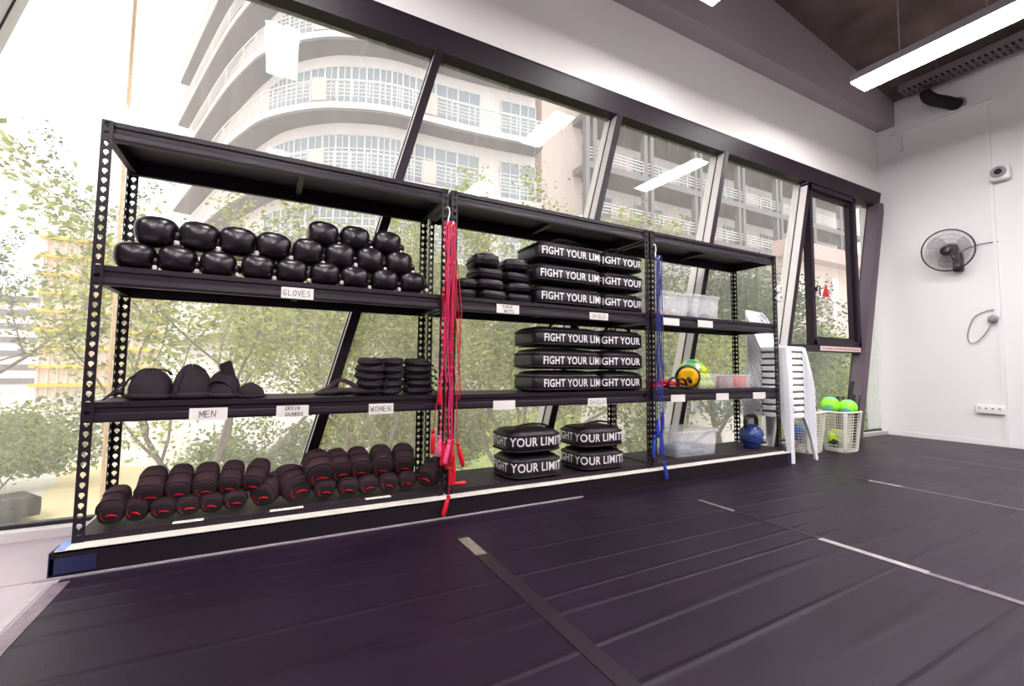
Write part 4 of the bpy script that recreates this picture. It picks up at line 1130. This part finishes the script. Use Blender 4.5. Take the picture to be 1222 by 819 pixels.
t_ = MB(); t_.box((7.984, -.16, 4.035), (.03, 1.0, .03)); t_.box((7.984, .20, 3.9), (.03, .05, .27)); 
tag(t_.build('cable_trunking', M_wallside), 'pale trunking turning a corner high on the end wall under the cable tray', 'trunking')
se = thing('security_sensor', 'white box sensor with a dark lens high on the end wall', 'sensor', (7.97, -.68, 3.10), (0, 0, .12))
w = MB(); w.rbox((-.02, -.02, 0), (.10, .17, .17), .03, 3); w.build('case', M_white, se)
w = MB(); w.lathe([(.066, .0), (.062, .012), (.034, .016)], 24, T=T3((-.07, -.015, .01)) @ RY(-PI / 2)); w.build('lens_ring', M_pvc, se)
w = MB(); w.lathe([(.034, .012), (.030, .022), (.001, .026)], 20, T=T3((-.07, -.015, .01)) @ RY(-PI / 2)); w.build('lens', M_black, se)
so = thing('socket_strip', 'white double socket strip low on the end wall', 'socket', (7.985, -.50, .41))
w = MB(); w.rbox((0, 0, 0), (.05, .24, .10), .008, 2); w.build('case', M_white, so)
for i in range(4):
    w = MB(); w.box((-.0265, .085 - .055 * i, .012), (.003, .02, .018)); w.build('outlet', M_pvc, so)
kn = thing('coiled_lead', 'grey plug with a looping lead halfway up the end wall', 'cable', (7.98, -.57, 1.445))
w = MB(); w.lathe([(.045, 0), (.045, .02), (.03, .05), (.012, .055)], 18, T=T3((-.0, 0, 0)) @ RY(-PI / 2)); w.build('plug', M_pvc, kn)
w = MB(); w.tube(smoothpath([(-.03, 0, -.03), (-.02, .06, -.15), (-.01, .14, -.25), (-.005, .21, -.26), (-.005, .22, -.15), (-.005, .16, .03), (-.0, .05, .10), (.0, -.04, .11)], 6), .006, 6); w.build('lead', M_pvc, kn)
w = MB(); w.box((.0, -.04, .09), (.03, .05, .12)); w.build('outlet_box', M_white, kn)
ct = thing('cable_tray', 'perforated metal cable tray under the ceiling at the end wall', 'cable tray', (7.66, 0, 4.36))
M_tray = mat('galvanised_metal', (128, 116, 124), .5, metal=.4)
w = MB(); y0, y1 = .02, -4.0; n = 76
# slotted floor of the tray: two rails and cross straps with open slots between them
w.box((-.13, (y0 + y1) / 2, 0), (.03, y0 - y1, .004)); w.box((.0, (y0 + y1) / 2, 0), (.03, y0 - y1, .004)); w.box((.13, (y0 + y1) / 2, 0), (.03, y0 - y1, .004))
for k in range(n + 1):
    w.box((0, y0 - (y0 - y1) * k / n, 0), (.26, .028, .004))
w.box((-.147, (y0 + y1) / 2, .03), (.004, y0 - y1, .06)); w.box((.147, (y0 + y1) / 2, .03), (.004, y0 - y1, .06))
w.build('tray', M_tray, ct)
for yy in (-.35, -2.0, -3.6):
    for xx in (-.14, .14):
        w = MB(); w.tube([(xx, yy, 0), (xx, yy, cz(7.66 + xx) - 4.36)], .006, 6); w.build('rod', M_tray, ct)
w = MB(); w.tube(smoothpath([(7.62, -4.0, 4.425), (7.62, -2, 4.425), (7.62, -.30, 4.425), (7.62, -.16, 4.42), (7.63, -.09, 4.42), (7.64, -.03, 4.42)], 6), .055, 12)
tag(w.build('black_pipe', M_inner), 'thick black pipe lying along the cable tray', 'pipe')
hs = thing('black_hose', 'short fat black hose from the cable tray into the end wall', 'hose', (7.74, -.16, 4.20))
w = MB(); w.tube(smoothpath([(.0, .0, .12), (.02, -.01, .06), (.06, -.05, .0), (.13, -.13, -.05), (.26, -.22, -.10)], 6), [.05 + .0025 * (k % 2) + .018 * min(1, k / 8) for k in range(25)], 14); w.build('hose', M_inner, hs)
w = MB(); w.lathe([(.08, 0), (.085, .01), (.085, .02), (.07, .025)], 18, T=T3((.255, -.215, -.095)) @ RY(-PI / 2)); w.build('wall_collar', M_pvc, hs)

# ------------------------------------------------------------------ tape on the mat seams
def tape(x, y0, y1, wd, m, label, dx=0):
    w = MB(); n = 8
    w.loft([[(x - wd / 2 + dx * f, y0 + (y1 - y0) * f, .0012), (x + wd / 2 + dx * f, y0 + (y1 - y0) * f, .0012), (x + wd / 2 + dx * f, y0 + (y1 - y0) * f, .0024), (x - wd / 2 + dx * f, y0 + (y1 - y0) * f, .0024)] for f in [k / n for k in range(n + 1)]], smooth=False)
    return tag(w.build('floor_tape', m), label, 'tape', 'tape strips on the mat seams')
M_tape_b = mat('black_cloth_tape', (34, 24, 32), .35)
M_tape_g = mat('worn_grey_tape', (112, 102, 96), .4, var=(25, .35))
M_tape_s = mat('silver_tape', (158, 148, 150), .35, var=(14, .2))
M_tape_d = mat('dull_grey_tape', (112, 98, 108), .4, var=(20, .3))
tape(1.560, -.62, -3.4, .062, M_tape_b, 'long black tape strip running from the worn grey piece toward the camera')
tape(1.557, -.40, -.62, .055, M_tape_g, 'short worn grey tape piece at the end of the black strip')
tape(3.140, -1.20, -1.62, .040, M_tape_s, 'bright silver tape strip on the mat seam before the shield rack')
tape(3.132, -1.62, -3.2, .034, M_tape_d, 'dull continuation of the silver tape strip')
tape(3.150, -.47, -.72, .030, M_tape_d, 'short dull tape piece on the seam just before the blue ropes')
tape(3.145, -.74, -1.19, .022, M_tape_b, 'thin black tape between the dull piece and the silver strip')
tape(4.775, -.45, -.70, .030, M_tape_b, 'thin black tape on the seam before the chairs')
tape(4.770, -.70, -.90, .035, M_tape_s, 'short silver tape piece on the seam before the chairs')
tape(4.765, -.90, -2.6, .022, M_tape_d, 'thin dull tape running on past the short silver piece')
tape(6.40, -.40, -2.2, .020, M_tape_d, 'thin dull tape on the seam closest to the end wall')
tape(.015, -.13, -1.5, .050, M_tape_d, 'grey tape along the edge of the daylit mat', 0)
tape(-.035, -.12, -1.6, .030, M_tape_s, 'pale tape strip beside the grey one at the daylit mat edge', 0)
w = MB(); w.box((-1.0, -.065, .0015), (1.9, .03, .003)); tag(w.build('floor_tape', M_tape_s), 'pale tape strip crossing the daylit mat toward the platform corner', 'tape', 'tape strips on the mat seams')

# ------------------------------------------------------------------ outside
GZ = -4.6
M_ground = mat('pale_paving', (214, 206, 196), .8, var=(.25, .12))
M_verge = mat('grass_verge', (158, 168, 104), .9, var=(1.2, .35), bump=(8, .5))
M_apron = mat('yellowish_paving', (226, 206, 160), .8, var=(.6, .1))
g = MB(); g.add([(-120, .9, GZ), (120, .9, GZ), (120, 160, GZ), (-120, 160, GZ)], [(0, 1, 2, 3)]); struct('ground', g, M_ground, 'pale paved ground far below the windows', 'ground')
g = MB(); g.add([(-6.2, 17, GZ + .03), (-2.5, 14, GZ + .03), (-3.5, 27, GZ + .03), (-8.8, 31, GZ + .03)], [(0, 1, 2, 3)]); struct('pavement', g, M_apron, 'yellowish paved apron seen below the window', 'pavement')
g = MB(); nx = 24; vs_ = []
for i in range(nx + 1):
    for j in range(9):
        x = 1 + 34 * i / nx; y = 5.5 + 1.5 * j
        vs_.append((x, y, GZ + .1 + 3.0 * (1 - math.cos(PI * min(1, j / 6))) / 2 * min(1, (x - 1) / 6) + .25 * math.sin(x * 1.3) * math.sin(y)))
g.add(vs_, [(i * 9 + j, (i + 1) * 9 + j, (i + 1) * 9 + j + 1, i * 9 + j + 1) for i in range(nx) for j in range(8)], 0, True)
struct('terrain', g, M_verge, 'grassy bank below the trees', 'bank')
w = MB(); w.tube([(-.205, 1.2, GZ), (-.205, 1.2, 4.4)], .011, 8); 
tag(w.build('hanging_rope', M_orange), 'orange rope hanging down outside the first pane', 'rope')

# trees
def tree(name, label, cat, base, h, seed, spread, leafm, n_leaf, ls, trunk_r, fork, bend=(0, 0), up_=.55, group='trees outside the windows', dens=1.0, levels=4, forks=(4, 3, 3, 3)):
    rng = random.Random(seed)
    t = thing(name, label, cat, base, group=group)
    wood = MB(); tips = []
    def grow(p, d, L_, r, lv):
        pts = [p]; q = p.copy(); dd = d.copy(); n = 5 if lv else 6
        for i in range(n):
            dd = (dd + Vector((rng.uniform(-.18, .18), rng.uniform(-.18, .18), rng.uniform(-.06, .14)))).normalized()
            q = q + dd * (L_ / n); pts.append(q.copy())
            if lv >= levels - 2: tips.append((q.copy(), dd.copy(), lv))
        rr = [r * (1 - .45 * i / n) for i in range(n + 1)]
        wood.tube(pts, rr, 7 if lv < 2 else 5, cap=False)
        if lv < levels - 1:
            for k in range(forks[lv]):
                i = rng.choice([n, n, n - 1, n - 2]) if lv else rng.choice([n, n - 1, n])
                az = 2 * PI * (k + rng.random() * .7) / forks[lv]
                nd = Vector((math.cos(az), math.sin(az), 0)) * spread + dd * .75 + Vector((0, 0, up_ - .4))
                grow(pts[i], nd.normalized(), L_ * rng.uniform(.62, .82), rr[i] * .62, lv + 1)
    grow(Vector((0, 0, 0)), Vector((bend[0], bend[1], 1)).normalized(), fork, trunk_r, 0)
    # scale the skeleton to the wanted height
    zmax = max(p.z for p, _, _ in tips); k = h / zmax
    wood.v = [(x * k, y * k, z * k) for x, y, z in wood.v]
    tips = [(p * k, d, l) for p, d, l in tips]
    wood.build('trunk', M_bark, t)
    lf = MB(); V = lf.v; F = lf.f
    for i in range(n_leaf):
        p, d, l = tips[rng.randrange(len(tips))]
        c = p + Vector((rng.gauss(0, 1), rng.gauss(0, 1), rng.gauss(0, .8))) * (.22 * dens)
        a = Vector((rng.uniform(-1, 1), rng.uniform(-1, 1), rng.uniform(-.7, .5))).normalized()
        b = a.orthogonal().normalized(); b.rotate(Matrix.Rotation(rng.uniform(0, 2 * PI), 3, a))
        s_ = ls * rng.uniform(.7, 1.35); nrm = a.cross(b) * (s_ * .12)
        o = len(V)
        V.extend([tuple(c - a * s_ * .5), tuple(c + b * s_ * .27 + nrm), tuple(c + a * s_ * .5), tuple(c - b * s_ * .27 + nrm)])
        F.append((o, o + 1, o + 2)); F.append((o, o + 2, o + 3))
    lf.mi = [0] * len(F); lf.sm = [False] * len(F)
    me = bpy.data.meshes.new('foliage'); me.from_pydata(V, [], F); me.materials.append(leafm)
    o = bpy.data.objects.new('foliage', me); COL.objects.link(o); o.parent = t
    return t
def shrub(name, label, base, size, seed, leafm, n_leaf, ls, group='shrubs and hedges outside'):
    rng = random.Random(seed)
    t = thing(name, label, 'shrub', base, group=group)
    w = MB()
    for k in range(9):
        a = rng.uniform(0, 2 * PI); e = Vector((math.cos(a) * size[0] * .35, math.sin(a) * size[1] * .35, size[2] * .8))
        w.tube([(0, 0, 0), e * .4 + Vector((0, 0, .1)), e], [.04, .03, .012], 5)
    w.build('stem', M_bark, t)
    blobs = [(Vector((rng.uniform(-.4, .4) * size[0], rng.uniform(-.35, .35) * size[1], rng.uniform(.25, .8) * size[2])), rng.uniform(.14, .26)) for _ in range(16)]
    V = []; F = []
    for i in range(n_leaf):
        c0_, r0 = blobs[rng.randrange(16)]
        v = Vector((rng.gauss(0, 1), rng.gauss(0, 1), rng.gauss(0, 1))).normalized() * (rng.uniform(.55, 1.0) * r0)
        c = c0_ + Vector((v.x * size[0], v.y * size[1], v.z * size[2]))
        a = Vector((rng.uniform(-1, 1), rng.uniform(-1, 1), rng.uniform(-.7, .7))).normalized(); b = a.orthogonal().normalized(); b.rotate(Matrix.Rotation(rng.uniform(0, 6.28), 3, a))
        s_ = ls * rng.uniform(.7, 1.3); o = len(V); nrm = a.cross(b) * (s_ * .12)
        V.extend([tuple(c - a * s_ * .5), tuple(c + b * s_ * .3 + nrm), tuple(c + a * s_ * .5), tuple(c - b * s_ * .3 + nrm)]); F.append((o, o + 1, o + 2)); F.append((o, o + 2, o + 3))
    me = bpy.data.meshes.new('foliage'); me.from_pydata(V, [], F); me.materials.append(leafm)
    o = bpy.data.objects.new('foliage', me); COL.objects.link(o); o.parent = t
    return t
tree('branching_tree', 'yellow-green tree with a forked grey trunk behind the glove rack', 'tree', (.45, 7.2, GZ), 8.2, 4, .8, L_yellow, 11000, .085, .17, 4.9, (.0, 0), dens=.75)
tree('spreading_tree', 'sparse grey-green tree spreading toward the bare sky beyond the first pane', 'tree', (-4.4, 8.6, GZ), 10.0, 12, .85, L_grey, 6500, .075, .13, 5.0, (.12, -.02), dens=.36)
tree('spreading_tree', 'low mid green tree below the sky beside the outer rack post', 'tree', (-5.4, 13.5, GZ), 4.7, 23, .9, L_mid, 4200, .12, .14, 3.0, dens=1.2)
tree('branching_tree', 'yellow-green tree behind the women label', 'tree', (3.0, 7.8, GZ), 7.9, 31, .75, L_yellow, 17000, .09, .16, 4.0, dens=1.2)
tree('tall_tree', 'tall bright tree rising between the two balcony facades', 'tree', (6.4, 6.6, GZ), 9.4, 44, .5, L_yellow, 18000, .085, .17, 4.6, dens=.8)
tree('branching_tree', 'pale green tree behind the focus mitts', 'tree', (4.6, 6.2, GZ + .6), 6.6, 52, .8, L_yellow, 24000, .085, .14, 3.0, dens=1.2)
tree('dark_tree', 'grey-green tree behind the clear bins', 'tree', (9.2, 5.2, GZ + .6), 7.6, 61, .7, L_grey, 24000, .09, .16, 3.6, dens=1.1)
tree('dark_tree', 'grey-green tree behind the last rack post', 'tree', (12.6, 6.4, GZ + 1), 7.4, 73, .7, L_grey, 22000, .10, .17, 3.6, dens=1.2)
tree('tall_tree', 'slim light green tree before the curved balconies', 'tree', (2.6, 9.0, GZ), 10.2, 85, .30, L_yellow, 4500, .08, .11, 6.2, dens=.45)
shrub('leafy_shrub', 'mid green shrub behind the groin guards', (.9, 12.0, GZ), (4.4, 3, 4.2), 101, L_mid, 12000, .13)
shrub('leafy_shrub', 'yellow-green shrub behind the lower pair of shields', (4.2, 9.2, GZ + 2), (5, 2.4, 3.2), 102, L_yellow, 13000, .12)
shrub('leafy_shrub', 'yellow-green shrub behind the kettlebell', (7.9, 4.4, GZ + 2), (2.4, 1.6, 2.6), 103, L_yellow, 6000, .09)
shrub('leafy_hedge', 'bright hedge outside the hinged window', (15.0, 4.6, GZ + 1.5), (6, 2.6, 5.6), 104, L_yellow, 16000, .12)
shrub('leafy_hedge', 'mid green hedge outside the corner pane beside the end wall', (11.6, 2.6, GZ + 1.5), (3, 1.6, 4.4), 105, L_mid, 9000, .09)
shrub('leafy_shrub', 'low mid green shrub under the far orange-finned tower', (-9.5, 24, GZ), (8, 4, 4.5), 106, L_mid, 6000, .25)

# curved balcony building
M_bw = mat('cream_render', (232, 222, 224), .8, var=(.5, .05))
M_slab = mat('grey_and_soffit_shade', (132, 126, 134), .8)  # plain grey parts; on soffits it carries the shade under the slabs
M_bglass = mat('pale_blue_panes', (148, 156, 172), .15, spec=.8)
M_bframe = mat('white_joinery', (222, 218, 220), .5)
M_pink = mat('pink_render', (212, 194, 191), .8)
plan = [(-6.5, 40), (-4.0, 32.0), (-2.2, 26.5), (-.9, 23.3), (-.25, 22.0), (.5, 21.0), (1.5, 20.0), (2.5, 19.25), (3.55, 18.75), (4.6, 18.35), (5.6, 18.15), (6.6, 18.1), (8.2, 18.05), (10, 17.9), (11.7, 17.7), (13.2, 17.5)]
plan = [(p.x, p.y) for p in smoothpath([(x, y, 0) for x, y in plan], 3)]
def offs(pl, d):
    out = []
    for i, (x, y) in enumerate(pl):
        a = Vector(pl[max(i - 1, 0)]); b = Vector(pl[min(i + 1, len(pl) - 1)]); t = (b - a).normalized()
        out.append((x - t.y * d, y + t.x * d))
    return out
bld = thing('balcony_building', 'cream building with curved balconies, railings and strip windows', 'building', (4, 20, GZ))
O = Vector((4, 20, GZ))
wallp = offs(plan, 1.15); back = offs(plan, 9)
def band(pl_out, pl_in, z0, z1, m, nm, parent):
    w = MB(); n = len(pl_out)
    w.loft([[(*pl_out[i], z0), (*pl_out[i], z1), (*pl_in[i], z1), (*pl_in[i], z0)] for i in range(n)], smooth=False)
    w.v = [tuple(Vector(v) - O) for v in w.v]
    return w.build(nm, m, parent)
band(wallp, offs(plan, 8), GZ, 26, M_bw, 'wall', bld)
FL0 = 12.78
for lv in range(-3, 4):
    z = FL0 + 3.45 * lv
    band(plan, offs(plan, 1.2), z, z + .30, M_bw, 'balcony_slab', bld)
    band(offs(plan, .05), offs(plan, 1.16), z - .10, z, M_slab, 'soffit', bld)  # thin sheet, its dark colour standing for shade below the slab
    w = MB()
    pl = offs(plan, .06)
    for hgt in (.62, .80, .98, 1.16, 1.36):
        w.tube([Vector((x, y, z + hgt)) - O for x, y in pl], .025 if hgt < 1.3 else .04, 5)
    for i in range(0, len(pl), 2):
        x, y = pl[i]; w.tube([Vector((x, y, z + .4)) - O, Vector((x, y, z + 1.36)) - O], .03, 5)
    w.build('railing', M_bframe, bld)
    for i in (20, 34):
        if i + 1 < len(pl):
            x, y = pl[i]; x2, y2 = pl[i + 1]; k = .6 / math.hypot(x2 - x, y2 - y)
            w = MB(); a = math.atan2(y2 - y, x2 - x); w.box((0, 0, 0), (.7, .12, 1.1), T=T3(Vector((x, y, z + .92)) - O) @ RZ(a)); w.build('planter_panel', M_pink, bld)
    # strip windows on the wall face
    for i in range(9, len(wallp) - 2, 2):
        if i > 33 and (i // 2) % 3 == 1: continue
        (x, y), (x2, y2) = wallp[i], wallp[i + 2]
        if i + 2 >= len(wallp): continue
        a = math.atan2(y2 - y, x2 - x); L_ = math.hypot(x2 - x, y2 - y)
        Tm = T3(Vector(((x + x2) / 2, (y + y2) / 2, z + 1.60)) - O) @ RZ(a)
        w = MB(); w.box((0, -.02, 0), (L_ * .99, .08, 2.3), 0, Tm)
        for u in (-.49, 0, .49): w.box((u * L_ * .98, -.07, 0), (.05, .06, 2.3), 1, Tm)
        for v in (-1.13, .45, 1.13): w.box((0, -.07, v), (L_ * .96, .06, .06), 1, Tm)
        w.build('window', [M_bglass, M_bframe], bld)

b2 = thing('gridded_building', 'cream gridded facade with columns and railings beyond the tall tree', 'building', (27, 20, GZ))
O2 = Vector((27, 20, GZ)); yF = 19.6
w = MB(); w.box((14.6 + 1.6 - 27, yF + 3 - 20, 15), (3.0, 5, 33)); w.build('stair_wall', M_pink, b2)
w = MB(); w.box((33 - 27, yF + 4 - 20, 12.5), (32, 6, 25)); w.build('wall', M_bw, b2)
for lv in range(6):
    z = 6.6 + 3.25 * lv - GZ
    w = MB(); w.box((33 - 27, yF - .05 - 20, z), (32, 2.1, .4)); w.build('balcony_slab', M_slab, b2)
    w = MB()
    for hgt in (.5, .7, .9, 1.1): w.box((33 - 27, yF - 1.0 - 20, z + hgt), (32, .05, .05))
    for k in range(24): w.box((17.5 + 1.35 * k - 27, yF - 1.0 - 20, z + .65), (.05, .05, .95))
    w.build('railing', M_bframe, b2)
    for k in range(6):
        w = MB(); x = 19.2 + 4.7 * k - 27
        w.box((x, yF + .98 - 20, z + 1.55), (2.6, .12, 1.7), 0)
        for u in (-1.3, -.43, .43, 1.3): w.box((x + u, yF + .9 - 20, z + 1.55), (.08, .08, 1.75), 1)
        for v in (-.85, .3, .85): w.box((x, yF + .9 - 20, z + 1.55 + v), (2.68, .08, .07), 1)
        w.build('window', [M_bglass, M_bframe], b2)
for k in range(7):
    for dx in (0, .55):
        w = MB(); w.box((17.0 + 4.7 * k + dx - 27, yF - .9 - 20, 12.5), (.28, .35, 25)); w.build('column', M_slab, b2)
lowb = thing('low_building', 'low pink walled building with a pale parapet outside the hinged window', 'building', (30, 10.5, GZ))
w = MB(); w.box((4, 2.5, 5.3), (26, 7, 10.6)); w.build('wall', M_pink, lowb)
w = MB(); w.box((4, -1.2, 10.9), (27, .8, .7)); w.build('parapet', mat('dusty_pink_coping', (198, 172, 172), .8), lowb)
for k in range(9):
    w = MB(); w.box((-8 + 2.8 * k, -1.1, 8.9), (.5, .3, 2.0)); w.build('pilaster', M_bw, lowb)
hs_ = thing('small_house', 'small pale house with grey-blue panes behind the exercise wheel', 'building', (14.5, 8.6, GZ))
w = MB(); w.box((0, 1.5, 3.0), (6.5, 3, 6.0)); w.build('wall', M_bw, hs_)
w = MB(); w.prism([(-.5, 5.9), (1.5, 7.0), (3.5, 5.9)], -3.6, 3.6); w.build('roof', mat('grey_roof_sheet', (150, 146, 152), .6), hs_)
for k in range(4):
    w = MB(); w.box((-2.4 + 1.6 * k, -.03, 4.6), (1.1, .1, 1.4), 0)
    for u in (-.55, 0, .55): w.box((-2.4 + 1.6 * k + u, -.09, 4.6), (.07, .06, 1.45), 1)
    for v in (-.7, 0, .7): w.box((-2.4 + 1.6 * k, -.09, 4.6 + v), (1.15, .06, .07), 1)
    w.build('window', [M_bglass, M_bframe], hs_)
tw = thing('finned_tower', 'far pale tower with thin orange horizontal fins', 'building', (-22, 78, GZ))
w = MB(); w.box((2, 6, 11.2), (13, 10, 22.4)); w.build('wall', mat('pale_ribbed_cladding', (222, 214, 210), .8), tw)
for k in range(9):
    w = MB(); w.box((2, .6, 2.6 + 2.45 * k), (13.6, 1.4, .35)); w.build('orange_fin', M_orange2, tw)
for k in range(14):
    w = MB(); w.box((-4.2 + .95 * k, .9, 11.2), (.14, .3, 22)); w.build('rib', M_bframe, tw)
for k in range(5):
    w = MB(); w.box((-1.5 + 2.2 * k, .95, 6 + 3 * (k % 3) + 4), (1.5, .1, 1.7)); w.build('window', M_slab, tw)
gt = thing('glass_block', 'far glassy block at the very edge of the first pane', 'building', (-46, 122, GZ))
w = MB(); w.box((-3, 5, 10), (22, 10, 20)); w.build('wall', M_bw, gt)
for k in range(7):
    w = MB(); w.box((-8.5, -.1, 2 + 2.7 * k), (11, .3, 1.9)); w.build('window', mat('teal_panes', (150, 186, 196), .2), gt)
    w = MB(); w.box((3, -.1, 2 + 2.7 * k), (9, .3, 1.1)); w.build('window', M_slab, gt)
car = thing('parked_car', 'dark parked car at the bottom edge of the first pane', 'car', (-8.3, 18.6, GZ), (0, 0, .6))
w = MB(); w.loft([[(x, s * wd, z) for s, wd, z in ((-1, .78, .25), (-1, .85, .55), (-1, .80, .85), (1, .80, .85), (1, .85, .55), (1, .78, .25))] for x in (-2.1, -1.9, 1.9, 2.1)]); w.build('body', M_black, car)
w = MB(); w.loft([[(x0, -.72, .85), (x1, -.58, 1.42), (x1, .58, 1.42), (x0, .72, .85)] for x0, x1 in ((-1.5, -1.0), (1.2, .6))]); w.build('cabin', M_navy, car)
for x in (-1.3, 1.3):
    for y in (-.8, .8):
        w = MB(); w.lathe([(.1, -.1), (.3, -.1), (.32, -.05), (.32, .05), (.3, .1), (.1, .1)], 18, T=T3((x, y, .32)) @ RX(PI / 2)); w.build('wheel', M_black, car)
